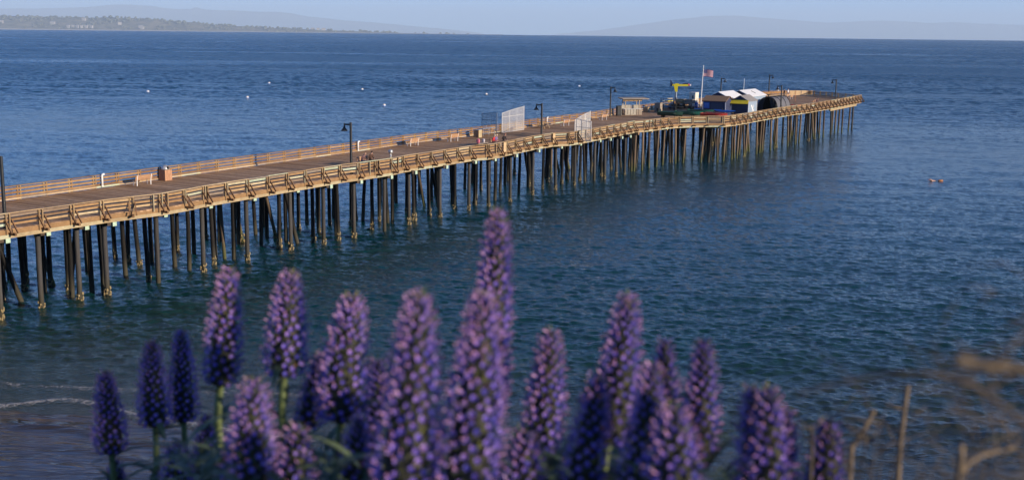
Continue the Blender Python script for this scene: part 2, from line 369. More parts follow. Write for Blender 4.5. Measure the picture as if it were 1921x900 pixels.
# foam along the breaking wavelet
M_foam, t, b = mat_base('sea_foam', 0.9, (0.42, 0.39, 0.36))
g = t.nodes.new('ShaderNodeNewGeometry')
n = nn(t, 'ShaderNodeTexNoise', Scale=2.6, Detail=9.0, Roughness=0.75, Distortion=0.8); t.links.new(g.outputs['Position'], n.inputs['Vector'])
at = nn(t, 'ShaderNodeAttribute', attribute_name='dens')
ad = nn(t, 'ShaderNodeMath', operation='ADD'); t.links.new(n.outputs[0], ad.inputs[0]); t.links.new(at.outputs['Fac'], ad.inputs[1])
mr = nn(t, 'ShaderNodeMapRange'); mr.inputs[1].default_value = 0.92; mr.inputs[2].default_value = 1.16; t.links.new(ad.outputs[0], mr.inputs[0])
t.links.new(mr.outputs[0], b.inputs['Alpha'])
def foam(line, width, dens, seed, label, z0=0.05):
    rs = random.Random(seed); pts = []; L = np.array(line, float)
    seg = np.hypot(*np.diff(L, axis=0).T); cs = np.concatenate([[0], np.cumsum(seg)]); n_ = int(cs[-1]/0.16)
    sx_ = np.interp(np.linspace(0, cs[-1], n_), cs, L[:, 0]); sy_ = np.interp(np.linspace(0, cs[-1], n_), cs, L[:, 1])
    V = []; D = []; nw = 13
    for k in range(n_):
        wig = 0.30*math.sin(k*0.045+seed)+0.14*math.sin(k*0.13+2*seed)
        for q in range(nw):
            f = q/(nw-1); yy = sy_[k]+wig+(f-0.3)*width
            hump = math.exp(-((f-0.3)/0.16)**2)*0.10
            V.append((sx_[k], yy, max(z0, (shore_y(sx_[k])-yy)*0.03+0.06)+hump)); D.append(dens*(1-abs(f-0.32)**0.8*1.25)*min(1, k/25, (n_-k)/25))
    i = np.arange(n_-1)[:, None]; j = np.arange(nw-1)[None, :]; a = i*nw+j
    me = grid_mesh('sea_foam', np.array(V), np.stack([a, a+nw, a+nw+1, a+1], -1).reshape(-1, 4), M_foam)
    at = me.attributes.new('dens', 'FLOAT', 'POINT'); at.data.foreach_set('value', D)
    o = bpy.data.objects.new('sea_foam', me); link(o); tag(o, label, 'foam', None, 'stuff')
foam([(-40, 57.8), (-30, 56.3), (-25, 55.6), (-22.5, 56.4), (-20, 55.9), (-18, 54.5), (-14, 53.1), (-10, 51.6), (-6, 49.5)], 2.4, 0.60, 3, 'white lacy foam along the wavelet breaking on the beach')
foam([(-34, 60.2), (-24, 59.0), (-18, 58.0), (-9, 57.2), (-4, 54)], 3.6, 0.49, 8, 'scattered flecks of foam on the shallow water off the beach', 0.12)

# bluff the camera stands on
def bluff_z(x, y):
    edge = 3.0+0.25*math.sin(x*0.7)+0.15*math.sin(x*1.9)+0.004*x*x*-1
    top = 17.12+0.08*mnoise.noise(Vector((x*0.8, y*0.8, 0)))-0.03*abs(x)*0.0
    if y < edge: return top-0.12*max(0, y-1.0)
    q = y-edge
    return max(0.2, top-0.24-q*2.1+0.5*mnoise.noise(Vector((x*0.35, y*0.5, 3))))
M_soil = plain('bluff_soil', (0.10, 0.085, 0.05), 0.95, var=0.35, scale=1.6, bump=0.6)
ys = list(np.linspace(-25, 0, 14))+list(np.linspace(0.4, 13, 50)); xs = np.linspace(-45, 45, 121)
mb = MB(); mb.add([(x, y, bluff_z(x, y)) for x in xs for y in ys], [(i*len(ys)+j, (i+1)*len(ys)+j, (i+1)*len(ys)+j+1, i*len(ys)+j+1) for i in range(len(xs)-1) for j in range(len(ys)-1)], 0, True)
tag(mb.build('bluff', M_soil), 'earth bluff above the beach with plants along its edge', None, None, 'structure')

# ------------------------------------------------------------------ far coast and mountains
M_mtn = plain('far_mountain', (0.08, 0.10, 0.07), 0.95, var=0.2, scale=0.0006)
M_coast, t, b = mat_base('coastal_slope', 0.95)
g = t.nodes.new('ShaderNodeNewGeometry')
n = nn(t, 'ShaderNodeTexNoise', Scale=0.006, Detail=6.0, Roughness=0.7); t.links.new(g.outputs['Position'], n.inputs['Vector'])
t.links.new(ramp(t, n.outputs[0], [(0.40, (0.05, 0.06, 0.035)), (0.52, (0.16, 0.14, 0.08)), (0.7, (0.30, 0.25, 0.16))]), b.inputs['Base Color'])
def tanx(px): return (px-960.5)/2207.0
def ridge(name, prof, dist, depth, base, mat, label, rough=0.06, steps=140):
    """prof: (pixel column, metres high). A real landform: rises to a crest and falls away behind"""
    px = np.linspace(prof[0][0], prof[-1][0], steps)
    hh = np.interp(px, [p[0] for p in prof], [p[1] for p in prof])
    hh = hh*(1+rough*np.array([mnoise.fractal(Vector((p*0.02, dist*0.001, 0)), 1.0, 2.0, 5) for p in px]))
    prof_d = [(-0.5, 0), (-0.38, 0.25), (-0.2, 0.6), (-0.07, 0.9), (0, 1), (0.2, 0.8), (0.6, 0.35), (1.0, 0)]
    V = []; nd = len(prof_d)
    for i in range(steps):
        for (dd, fr) in prof_d:
            Y = dist+dd*depth; nz = 1+0.22*mnoise.fractal(Vector((px[i]*0.025, dd*3, dist*0.01)), 1.0, 2.0, 4)*(1 if 0 < fr < 1 else 0)
            V.append((tanx(px[i])*dist*1.0, Y, base+(hh[i]-base)*fr*nz if fr < 1 else hh[i]))
    F = [(i*nd+j, (i+1)*nd+j, (i+1)*nd+j+1, i*nd+j+1) for i in range(steps-1) for j in range(nd-1)]
    mb = MB(); mb.add(V, F, 0, True); o = mb.build(name, mat); tag(o, label, None, None, 'structure'); return o
K1 = 24000/2207.0
ridge('mountain_ridge', [(-500, 1062), (-200, 1169), (-50, 1239), (0, 1275), (80, 1318), (160, 1417), (215, 1602), (240, 1664), (290, 1587), (330, 1400), (380, 1364), (450, 1318), (520, 1239), (548, 1186), (580, 975), (640, 744), (700, 603), (780, 355), (860, 106), (900, -72)], 85000, 14000, -220, M_mtn, 'long blue mountain ridge behind the left coast', 0.03, 220)
ridge('mountain_ridge', [(1040, -72), (1120, 247), (1180, 603), (1260, 1062), (1320, 1318), (1350, 1352), (1400, 1275), (1480, 1062), (1540, 927), (1600, 1062), (1640, 1126), (1720, 1009), (1770, 1048), (1850, 956), (1921, 927), (2050, 1062), (2300, 638), (2450, -72)], 85000, 14000, -220, M_mtn, 'pale blue mountain ridge across the bay on the right', 0.03, 220)
CD = 24000.0; KC = CD/8650.0; SEAZ = 18.5-CD*18.5/SEA_R*1.0
coast_prof = [(-500, 120), (-200, 112), (-60, 100), (0, 92), (60, 96), (110, 90), (160, 88), (230, 94), (300, 82), (350, 66), (400, 52), (450, 40), (520, 30), (600, 20), (680, 12), (740, 6), (800, 3), (860, 1), (900, 0.2)]
coast_prof = [(a, b_*KC+SEAZ) for a, b_ in coast_prof]
coast = ridge('coastal_hills', coast_prof, CD, 900*KC, SEAZ-8, M_coast, 'low wooded coast on the left horizon', 0.10, 260)
M_strand = plain('far_sand', (0.50, 0.43, 0.33), 0.9, var=0.1, scale=0.01)
mb = MB()
for k in range(60):
    x0 = tanx(-500+24*k)*(CD-460*KC); x1 = tanx(-500+24*(k+1))*(CD-460*KC); q = max(0.2, 1-k/62)
    mb.add([(x0, CD-520*KC, SEAZ-3), (x1, CD-520*KC, SEAZ-3), (x1, CD-428*KC, SEAZ+KC*(7*q+2)), (x0, CD-428*KC, SEAZ+KC*(7*q+2))], [(0, 1, 2, 3)])
tag(mb.build('far_beach', M_strand), 'thin pale beach under the far coast', None, None, 'structure')
M_wood = plain('far_woodland', (0.12, 0.13, 0.085), 0.95, var=0.3, scale=0.02)
mb = MB(); rs = random.Random(5)
ico = bmesh.new(); bmesh.ops.create_icosphere(ico, subdivisions=1, radius=1.0); icv = [v.co.copy() for v in ico.verts]; icf = [[v.index for v in f.verts] for f in ico.faces]; ico.free()
for k in range(1500):
    px = rs.uniform(-300, 880); H_ = np.interp(px, [p[0] for p in coast_prof], [p[1] for p in coast_prof])
    H_ = (H_-SEAZ)/KC
    if rs.random() > 0.06+0.94*min(1, H_/55): continue
    f = rs.random()**0.6; clump = mnoise.noise(Vector((px*0.02, f*3, 0)))
    if clump < -0.05 and f < 0.75: continue
    y = CD-430*KC+f*430*KC; z = SEAZ+KC*(H_+2)*np.interp((y-CD)/(900*KC), [-.5, -.38, -.2, -.07, 0], [0, .25, .6, .9, 1])
    r_ = KC*rs.uniform(4, 9.5)*(1.25 if f > .85 else 1); x = tanx(px)*CD
    mb.add([(x+v.x*r_*rs.uniform(.8, 1.5), y+v.y*r_, z+v.z*r_*rs.uniform(.7, 1.1)+r_*.3) for v in icv], icf, 0, True)
tag(mb.build('far_woodland', M_wood), 'hazy dark woods along the far coast', None, None, 'stuff')
# houses on the far coast
M_hw = plain('house_wall', (0.40, 0.37, 0.33), 0.8); M_hr = plain('house_roof', (0.40, 0.36, 0.33), 0.8)
H_LIST = [(132, 46, 34, 'white house alone on the far wooded slope'), (172, 22, 20, 'first of the pale houses in the far beachfront row, at its left end'), (180, 22, 16, 'second pale house of the far beachfront row'), (188, 22, 18, 'third pale house of the far beachfront row'), (196, 22, 18, 'fourth pale house of the far beachfront row'), (204, 22, 20, 'fifth pale house of the far beachfront row'), (213, 22, 20, 'last pale house of the far beachfront row, at its right end'),
          (177, 74, 26, 'white house near the crest of the far coast'), (252, 48, 24, 'white house on the far slope right of the crest house'), (297, 26, 26, 'white house where the far coast drops to the shore'), (303, 19, 22, 'white house lowest on the far coast near the water'), (28, 50, 26, 'pale house on the far slope at the left edge'), (40, 50, 22, 'smaller pale house beside the one at the left edge'),
          (590, 22, 24, 'pale house on the low far point, leftmost of three'), (600, 22, 22, 'pale house on the low far point, middle of three'), (610, 22, 26, 'pale house on the low far point, rightmost of three')]
for (px, z, wd, lab) in H_LIST:
    Hc = (float(np.interp(px, [p[0] for p in coast_prof], [p[1] for p in coast_prof]))-SEAZ)/KC
    fr = min(0.97, z/max(Hc, z*1.02)); dd = np.interp(fr, [0, .25, .6, .9, 1], [-.5, -.38, -.2, -.07, 0])
    X, Y = tanx(px)*CD, CD+dd*900*KC-26*KC
    h = empty('house', (X, Y, SEAZ+(z-4)*KC), rs.uniform(-.3, .3), lab, 'house', 'houses along the far coast')
    h.scale = (KC, KC, KC)
    MB().box((0, 0, 4), (wd, 14, 16)).build('wall', M_hw, h)
    q = MB(); q.add([(-wd/2-1, -8, 12), (wd/2+1, -8, 12), (wd/2+1, 8, 12), (-wd/2-1, 8, 12), (-wd/2-1, 0, 17), (wd/2+1, 0, 17)], [(0, 1, 5, 4), (2, 3, 4, 5), (0, 4, 3), (1, 2, 5), (0, 3, 2, 1)]); q.build('roof', M_hr, h)

# haze: one closed box of even, thin, pale air
mh = bpy.data.materials.new('haze_air'); mh.use_nodes = True; t = mh.node_tree
t.nodes.remove(t.nodes['Principled BSDF'])
pv = t.nodes.new('ShaderNodeVolumePrincipled'); pv.inputs['Color'].default_value = (0.66, 0.82, 1.0, 1); pv.inputs['Density'].default_value = 2.9e-5; pv.inputs['Anisotropy'].default_value = 0.0
t.links.new(pv.outputs[0], t.nodes['Material Output'].inputs['Volume'])
o = MB().box((0, 50000, 839.5), (180000, 108000, 2121)).build('haze', mh); tag(o, 'thin bluish sea haze over the bay', 'haze', None, 'stuff')

# ------------------------------------------------------------------ the pier
NEAR = [(-26, 1.6), (-4.6, 1.15), (5.2, 1.25), (6.0, 1.78), (9.7, 1.90), (11.7, 1.33), (20, 0.98), (31.3, 0.42), (32.3, 0.72), (36.9, 0.74), (38.9, 0.28), (52.6, -0.02), (53.6, 0.62), (56.6, 0.60), (58.6, 0.15), (66, -0.78), (71.2, -0.95), (72.4, 0.10), (75.8, 0.08), (82, -0.52), (94.6, -1.64), (97.4, -1.05), (105.5, -0.69), (110, 1.82), (112.4, 4.70), (119, 4.78), (127, 4.61), (141, 4.30), (151, 4.75), (166, 4.70), (190, 3.80)]
FAR = [(-26, -8.6), (5, -9.9), (16, -10.3), (30, -11.15), (47.5, -11.9), (55, -12.65), (63, -12.95), (70, -12.75), (78, -12.9), (88, -14.1), (101, -14.35), (111, -15.0), (120, -16.2), (132, -16.4), (191, -16.66), (197.4, -13.6), (201.2, -9.6), (193.7, -1.5), (190, 3.80)]
class Line:
    def __init__(s, pts):
        s.p = np.array(pts, float); d = np.hypot(*np.diff(s.p, axis=0).T); s.c = np.concatenate([[0], np.cumsum(d)]); s.L = s.c[-1]
    def at(s, a): return float(np.interp(a, s.c, s.p[:, 0])), float(np.interp(a, s.c, s.p[:, 1]))
LN, LF = Line(NEAR), Line(FAR)
def near_t(s): return float(np.interp(s, [p[0] for p in NEAR], [p[1] for p in NEAR]))
_fp = FAR[:17]
def far_t(s): return float(np.interp(s, [p[0] for p in _fp], [p[1] for p in _fp]))

pier = empty('pier', P(0, 0, 0), PROT, 'long timber pier on piles reaching out over the water', 'pier')
PW = WM[pier.name]
def wmesh(mb, name, mat, parent=pier):
    """mesh given in world coordinates, placed under a parent"""
    o = bpy.data.objects.new(name, mb.mesh(name, mat)); return put(o, parent, Matrix.Identity(4))

# deck planks, laid across
mb = MB(); s = -26.0; rs = random.Random(11)
while s < 201.0:
    wd = rs.uniform(0.27, 0.31); s2 = s+wd-0.018
    if s2 <= 190: n0, n1 = near_t(s), near_t(s2)
    else: n0 = 3.8+(s-190)/(201.2-190)*(-9.6-3.8); n1 = 3.8+(s2-190)/(201.2-190)*(-9.6-3.8)
    f0, f1 = (far_t(s), far_t(s2)) if s2 < 201.1 else (-9.62, -9.62)
    if n0-f0 > 0.2:
        zt = ZD+rs.uniform(-0.012, 0.010); zb = ZD-0.10
        q = [P(s, f0, zb), P(s2, f1, zb), P(s2, n1, zb), P(s, n0, zb), P(s, f0, zt), P(s2, f1, zt), P(s2, n1, zt), P(s, n0, zt)]
        mb.add(q, [(0, 1, 2, 3), (7, 6, 5, 4), (0, 4, 5, 1), (1, 5, 6, 2), (2, 6, 7, 3), (3, 7, 4, 0)])
    s += wd
deck = wmesh(mb, 'deck_planking', M['deck']); deck['kind'] = 'stuff'
# stringers below the deck
for k, fr in enumerate((0.06, 0.25, 0.44, 0.63, 0.82, 0.96)):
    mb = MB(); prev = None
    for s in np.arange(-26, 190, 4.0):
        t_ = near_t(s)-0.25+(far_t(s)-near_t(s)+0.5)*fr; p = P(s, t_, ZD-0.30)
        if prev is not None: mb.beam(prev, p, 0.22, 0.38)
        prev = p
    wmesh(mb, 'stringer', M['beam'])

# railings
def railing(line, near):
    base = MB(); sgn = 1 if near else -1       # outward direction in t
    pitch = 2.42 if near else 2.36
    n = int(line.L/pitch); nodes = []
    for k in range(n+1):
        a = k*line.L/n; s, t_ = line.at(a); s1, t1 = line.at(min(line.L, a+0.4)); s0, t0 = line.at(max(0, a-0.4))
        d = DV*(s1-s0)+NV*(t1-t0); d.normalize(); o = Vector((d.y, -d.x, 0))
        if not near: o = -o
        nodes.append((P(s, t_), d, o, s))
    # continuous rim at the deck edge is the railing's own mesh
    for k in range(n):
        A, dA, oA, sA = nodes[k]; B, dB, oB, sB = nodes[k+1]
        base.beam(A+oA*0.05+Vector((0, 0, 5.62)), B+oB*0.05+Vector((0, 0, 5.62)), 0.09, 0.30)
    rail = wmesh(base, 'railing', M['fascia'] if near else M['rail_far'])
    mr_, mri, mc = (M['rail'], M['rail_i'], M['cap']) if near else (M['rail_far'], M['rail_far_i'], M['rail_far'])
    LIM = 49
    rest_r, rest_p = MB(), MB()
    Z = lambda z: Vector((0, 0, z))
    rs = random.Random(4 if near else 9)
    for k in range(n):
        A, dA, oA, sA = nodes[k]; B, dB, oB, sB = nodes[k+1]
        ja, jb = rs.uniform(-.012, .012), rs.uniform(-.012, .012)
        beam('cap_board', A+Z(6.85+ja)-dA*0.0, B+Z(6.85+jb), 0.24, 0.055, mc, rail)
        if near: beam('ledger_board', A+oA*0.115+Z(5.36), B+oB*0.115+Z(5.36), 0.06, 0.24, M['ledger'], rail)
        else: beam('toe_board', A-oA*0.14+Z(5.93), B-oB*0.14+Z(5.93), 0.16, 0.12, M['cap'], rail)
        for q, z in enumerate((6.64, 6.37, 6.10)):
            a, b_ = A-oA*0.09+Z(z+rs.uniform(-.012, .012)), B-oB*0.09+Z(z+rs.uniform(-.012, .012))
            if k < LIM: beam('rail_board', a, b_, 0.05, 0.155, mr_, rail)
            else: rest_r.beam(a, b_, 0.05, 0.155)
    for k in range(n+1):
        A, dA, oA, sA = nodes[k]
        for e in (-0.13, 0.13):
            p = A+dA*e
            a, b_ = p+Z(5.28), p+Z(6.815)
            if k < 74: put(bpy.data.objects.new('post', unit(M['post'])), rail, beam_mat(a, b_, 0.095, 0.10, up=oA))
            else: rest_p.beam(a, b_, 0.095, 0.10, up=oA)
            if near and not (105.5 < sA < 112.3):
                q = p+dA*(0.096 if e > 0 else -0.096)
                beam('brace', q+oA*0.06+Z(6.42), q+oA*0.66+Z(5.60), 0.07, 0.10, M['brace'], rail, up=oA)
        if near: beam('outrigger', A-oA*0.5+Z(5.53), A+oA*0.74+Z(5.53), 0.14, 0.16, M['brace'], rail)
    if rest_r.v:
        o = wmesh(rest_r, 'rail_board_run', mri, rail); o['kind'] = 'stuff'
    if rest_p.v:
        o = wmesh(rest_p, 'post_run', M['post'], rail); o['kind'] = 'stuff'
    return rail, nodes
near_rail, NN_ = railing(LN, True)
near_rail['label'] = 'sunlit railing with diagonal braces along the near edge of the pier'
far_rail, FN_ = railing(LF, False)
far_rail['label'] = 'railing along the far edge of the pier'
# plywood screen boards on the outer far rail and odd plain posts in the bump-outs
for s0, s1 in ((196.6, 191.5),): pass
M['ply'] = wood('ply_board', [(0, (0.60, 0.42, 0.24)), (1, (0.66, 0.48, 0.28))])
for s, t_ in ((7.2, 1.84), (8.5, 1.88), (13.0, 1.3), (33.6, 0.74), (35.0, 0.74), (38.3, 0.45), (54.2, 0.62), (55.5, 0.62), (57.9, 0.4), (72.9, 0.1), (74.6, 0.1), (98.4, -1.0), (100.2, -.95)):
    beam('post', P(s, t_+0.06, 5.6), P(s, t_+0.06, 6.82), 0.10, 0.14, M['post'], near_rail, up=NV)
for s, t_ in ((57.6, .42), (70.9, -.9)):
    beam('panel', P(s, t_+.12, 5.75), P(s, t_+.12, 6.8), 0.03, 0.55, M['ply'], near_rail, up=DV)

# piles
def pile_mesh(name, mat, r0, r1, seed, seg=12):
    rs = random.Random(seed); vs = []; n = 9
    for i in range(n):
        f = i/(n-1); r_ = r0+(r1-r0)*f; ox, oy = rs.uniform(-.012, .012), rs.uniform(-.012, .012)
        for k in range(seg):
            a = 2*math.pi*k/seg; q = r_*(1+rs.uniform(-.035, .035)); vs.append((q*math.cos(a)+ox, q*math.sin(a)+oy, f))
    mb = MB(); mb.add(vs, [(i*seg+k, i*seg+(k+1) % seg, (i+1)*seg+(k+1) % seg, (i+1)*seg+k) for i in range(n-1) for k in range(seg)]+[tuple((n-1)*seg+k for k in range(seg))], 0, True)
    return mb.mesh(name, mat)
PM = {'sleeve': [pile_mesh('pile', M['sleeve'], .175, .175, 1)], 'creosote': [pile_mesh('pile', M['creosote'], .185, .16, k) for k in (2, 3)], 'brownpile': [pile_mesh('pile', M['brownpile'], .145, .165, k) for k in (4, 5, 6)]}
mb = MB(); rs = random.Random(3)
for k in range(42):
    a = rs.uniform(0, 6.28); z = rs.uniform(-0.5, 0.5)*rs.uniform(.5, 1); rr_ = rs.uniform(.035, .085)*(1.15-abs(z))
    c = Vector((math.cos(a)*.20, math.sin(a)*.20, z)); mb.add([c+Vector((v.x*rr_, v.y*rr_, v.z*rr_*1.2)) for v in icv], icf, 0, False)
BARN = mb.mesh('barnacle_crust', M['barnacle'])
n_pile = 0
def pile(s, t_, kind, ds=0.0, dt=0.0, ztop=5.38, barn=0.4):
    """ds, dt: how far the foot stands from the head"""
    global n_pile
    top = P(s, t_, ztop); bot = P(s+ds, t_+dt, -0.0); d = (bot-top); bot = bot+d*(1.6/d.length)
    z = (top-bot); L = z.length; z.normalize(); x = Vector((1, 0, 0)); x = (x-z*x.dot(z)).normalized(); y = z.cross(x)
    rt = random.random()*6.28; x, y = x*math.cos(rt)+y*math.sin(rt), y*math.cos(rt)-x*math.sin(rt)
    Mx = Matrix.Identity(4)
    for k in range(3): Mx[k][0] = x[k]; Mx[k][1] = y[k]; Mx[k][2] = z[k]*L
    Mx.translation = bot
    o = put(bpy.data.objects.new('pile', random.choice(PM[kind])), pier, Mx); n_pile += 1
    if random.random() < barn:
        c = P(s+ds, t_+dt, 0.12)
        sc = random.uniform(.75, 1.15); B = Matrix.Translation(c) @ Matrix.Rotation(random.random()*6, 4, 'Z') @ Matrix.Diagonal((sc, sc, random.uniform(.7, 1.5), 1))
        put(bpy.data.objects.new('barnacle_crust', BARN), o, B)
FRONT = [(-14.5, .6), (-9.6, .6), (-4.6, 0.59), (-1.4, 0.4), (1.6, 0.51), (3.7, 0.8), (8.5, 0.65), (13.5, 0.16), (18.4, 0.09), (24.2, -0.44), (27.9, 0.1), (32.0, 0.2), (36.4, 0.3), (40.7, 0.0), (46.3, -0.2), (51.8, -0.3), (55.2, 0.0), (60.0, -.2), (66.2, -0.9), (71.7, -0.95), (76.6, -0.97), (82.1, -1.07), (84.7, -0.9), (88.1, -0.9), (90.4, -0.8)]
random.seed(21)
for k, (s, t_) in enumerate(FRONT):
    pile(s, t_, 'sleeve', barn=0.85)
    # bent cap with a verdigris end plate
    tf = far_t(s)+0.4
    c = beam('bent_cap', P(s, tf, 5.0+.16), P(s, t_+.55, 5.0+.16), 0.32, 0.32, M['beam'], pier)
    beam('end_plate', P(s+.42, t_+.40, 5.10), P(s+.42, t_+.62, 5.10), 0.34, 0.34, M['copper'], c)
    w_ = t_-tf
    full = k not in (3, 22, 24)
    for fr in ((0.14, 0.36, 0.6, 0.82, 1.0) if full else (0.4, 0.85)):
        pile(s+random.uniform(-.35, .35), t_-w_*fr+random.uniform(-.3, .3), 'creosote', random.uniform(-.15, .15), random.uniform(-.15, .15), barn=0.6)
    # batter piles
    if random.random() < 0.75:
        sg = random.choice((-1, 1)); pile(s+random.uniform(-.8, .8), t_-w_*random.uniform(.25, .8), random.choice(('brownpile', 'creosote', 'creosote')), sg*random.uniform(.4, 1.3), random.uniform(.2, 1.6), barn=.3)
    if random.random() < 0.35:
        pile(s+random.uniform(-1.5, 1.5), t_-w_*random.uniform(.1, .6), 'creosote', random.choice((-1, 1))*random.uniform(.3, .9), random.uniform(-1.2, 1.2), barn=.2)
    if k % 3 == 1:
        pile(s+2.3, t_-w_*random.uniform(.02, .15), 'creosote', .1, .1, barn=.4)
OUTER = [(94.9, -1.4), (97.0, -1.3), (99.5, -1.5), (102.0, -1.2), (104.5, -1.4), (107, -.8), (108.9, 0.0), (111.0, 2.0), (112.6, 3.4), (114.8, 3.9), (117.5, 3.9), (119.8, 4.1), (121.9, 4.0), (123.2, 4.2), (124.8, 2.61), (128, 4.0), (130.1, 4.0), (131.3, 4.0), (135.3, 3.8), (137.9, 3.9), (141, 2.9), (143.6, 3.9), (148.2, 3.9), (151.5, 3.7), (155.5, 3.9), (160.3, 3.6), (164.3, 3.3), (166.0, 3.5), (171.5, 3.2), (175.7, 3.0), (177.6, 3.1), (179.5, 3.2), (185.9, 2.9), (187.6, 3.0)]
for k, (s, t_) in enumerate(OUTER):
    pile(s, t_, 'brownpile' if k not in (24, 28, 33) else 'sleeve', random.uniform(-.35, .25), random.uniform(-.25, .25), barn=.15)
    w_ = t_-far_t(s)-0.4
    for fr in ((.1, .3, .62, .97) if s < 165 else (.25, .9)):
        pile(s+random.uniform(-.9, .9), t_-w_*(fr+random.uniform(-.07, .07)), random.choice(('creosote', 'creosote', 'brownpile')) if fr < .4 else 'creosote', random.uniform(-.5, .5), random.uniform(-.4, .4), barn=.1)
    if k % 2 == 0: beam('bent_cap', P(s, far_t(s)+.4, 5.16), P(s, t_+.45, 5.16), 0.32, 0.32, M['fascia'], pier)
beam('edge_beam', P(168, 3.9, 4.88), P(188.5, 3.25, 4.88), 0.3, 0.34, M['ledger'], pier)
print('piles', n_pile)

# ------------------------------------------------------------------ street furniture on the pier
def lerp(a, b, f): return a+(b-a)*f
# lamps: pole on the deck, arm along local +X, bell shade
def make_lamp():
    o = empty('street_lamp')
    MB().tube((0, 0, 0), (0, 0, 4.62), .125, .11, 10).build('pole', M['steel'], o)
    MB().lathe([(.16, 0), (.16, .05), (.10, .30), (.085, .45)]).build('base', M['steel'], o)
    a = MB().tube((0, 0, 4.42), (.74, 0, 4.42), .075, .075, 8).tube((.74, 0, 4.26), (.74, 0, 4.56), .05, .05, 8).build('arm', M['steel'], o)
    s = MB().lathe([(.06, 4.28), (.09, 4.20), (.13, 4.10), (.31, 3.86), (.33, 3.83), (.32, 3.82), (.12, 4.06), (.02, 4.12)], (.74, 0, 0), 16).build('lamp_shade', M['steel'], o)
    MB().lathe([(.0, 3.90), (.06, 3.91), (.08, 3.97), (.05, 4.06)], (.74, 0, 0), 10).build('bulb', M['lens'], s)
    return o
lamp0 = make_lamp()
LAMPS = [(-3.85, .55, 1, 'black lamp post cut by the left edge of the picture'), (31.9, .05, 1, 'black lamp post beside the seated pair on the near side of the pier'), (68.6, -1.2, 1, 'black lamp post just left of the near fence wing'), (113.6, -14.6, 0, 'black lamp post by the fish cleaning shelter on the far side'),
         (163.5, -15.9, 0, 'black lamp post behind the white roofed sheds'), (189.5, -15.3, 0, 'tall black lamp post near the far corner of the pier head'), (139.6, 3.9, 1, 'black lamp post standing against the grey tent'), (173.8, 3.2, 1, 'black lamp post nearest the seaward end of the pier')]
for k, (s, t_, nr, lab) in enumerate(LAMPS):
    o = lamp0 if k == 0 else copy_tree(lamp0)
    o.matrix_basis = Matrix.Translation(P(s, t_, ZD)) @ Matrix.Rotation(PROT+(math.pi if nr else 0), 4, 'Z'); tag(o, lab, 'lamp post', 'lamp posts along the pier')

# benches: local +X is the back side, seat length along Y
def make_bench():
    o = empty('bench')
    for x in (-.20, -.04, .12): MB().box((x, 0, .45), (.13, 1.8, .04)).build('seat_slat', M['bench'], o)
    for k in range(3): MB().box((.235+.03*k, 0, .56+.13*k), (.035, 1.8, .115), Matrix.Rotation(R(12), 3, 'Y')).build('back_slat', M['bench'], o)
    for y in (-.72, .72):
        MB().beam((-.22, y, 0), (-.22, y, .43), .06, .06, up=(0, 1, 0)).beam((.2, y, 0), (.2, y, .43), .06, .06, up=(0, 1, 0)).beam((-.26, y, .41), (.24, y, .41), .06, .05).beam((.2, y, .40), (.33, y, .90), .05, .05, up=(0, 1, 0)).build('leg', M['white'], o)
    return o
bench0 = make_bench()
BENCH = [(15.8, -8.9, 0, 'wooden bench left of the litter bin, with its back to the camera'), (56.6, -11.0, 0, 'wooden bench nearer the lamp of the two backs in the middle of the far rail'), (63.9, -10.5, 0, 'wooden bench just left of the steel work table'), (92.9, -11.3, 0, 'wooden bench between the white tube and the near fence wing'), (106.4, -12.2, 0, 'wooden bench behind the near fence wing, towards the shelter'),
         (37.6, -2.95, 1, 'wooden bench under the seated pair'), (62.0, -3.35, 1, 'wooden bench under the three seated people'), (186.5, -10.4, 0, 'bench near the plywood boards at the pier head'), (182.6, -8.4, 0, 'bench beside the thin orange pole at the pier head'), (164.7, 2.0, 1, 'bench under the seated pair at the pier head')]
for k, (s, t_, fl, lab) in enumerate(BENCH):
    o = bench0 if k == 0 else copy_tree(bench0)
    o.matrix_basis = Matrix.Translation(P(s, t_, ZD+.012)) @ Matrix.Rotation(PROT+(math.pi if fl else 0), 4, 'Z'); tag(o, lab, 'bench', 'benches on the pier')

# litter bins
M['binwood'] = wood('bin_slats', [(0, (0.50, 0.27, 0.16)), (1, (0.58, 0.33, 0.20))]); M['dark'] = plain('dark_void', (0.02, 0.02, 0.022), 0.8)
def litter_bin(s, t_, lab, wood_, dome=True):
    o = empty('litter_bin', P(s, t_, ZD+.012), PROT, lab, 'litter bin')
    MB().box((0, 0, .44), (.70, .70, .84)).build('liner', M['dark'], o)
    for q in range(4):
        for k in range(5):
            Rz = Matrix.Rotation(q*math.pi/2, 3, 'Z')
            MB().box(Rz @ Vector((.37, -.30+.15*k, .45)), (.03, .13, .90) if q % 2 == 0 else (.13, .03, .90)).build('slat', wood_, o)
    if dome:
        d = MB().lathe([(.36, .90), (.36, .98), (.33, 1.10), (.24, 1.22), (.10, 1.28), (0.001, 1.29)], (0, 0, 0), 16).build('dome_lid', M['galv'], o)
        MB().tube((.22, .0, 1.07), (.37, 0, 1.05), .13, .13, 12).build('opening', M['dark'], d)
    else: MB().box((0, 0, .93), (.80, .80, .05)).build('flat_lid', M['galv'], o)
    return o
litter_bin(19.15, -9.8, 'wooden slat litter bin with silver dome lid beside the bench', M['binwood'])
litter_bin(70.4, -11.2, 'pale wooden slat bin with flat lid at the end of the steel table', M['cap'], False)

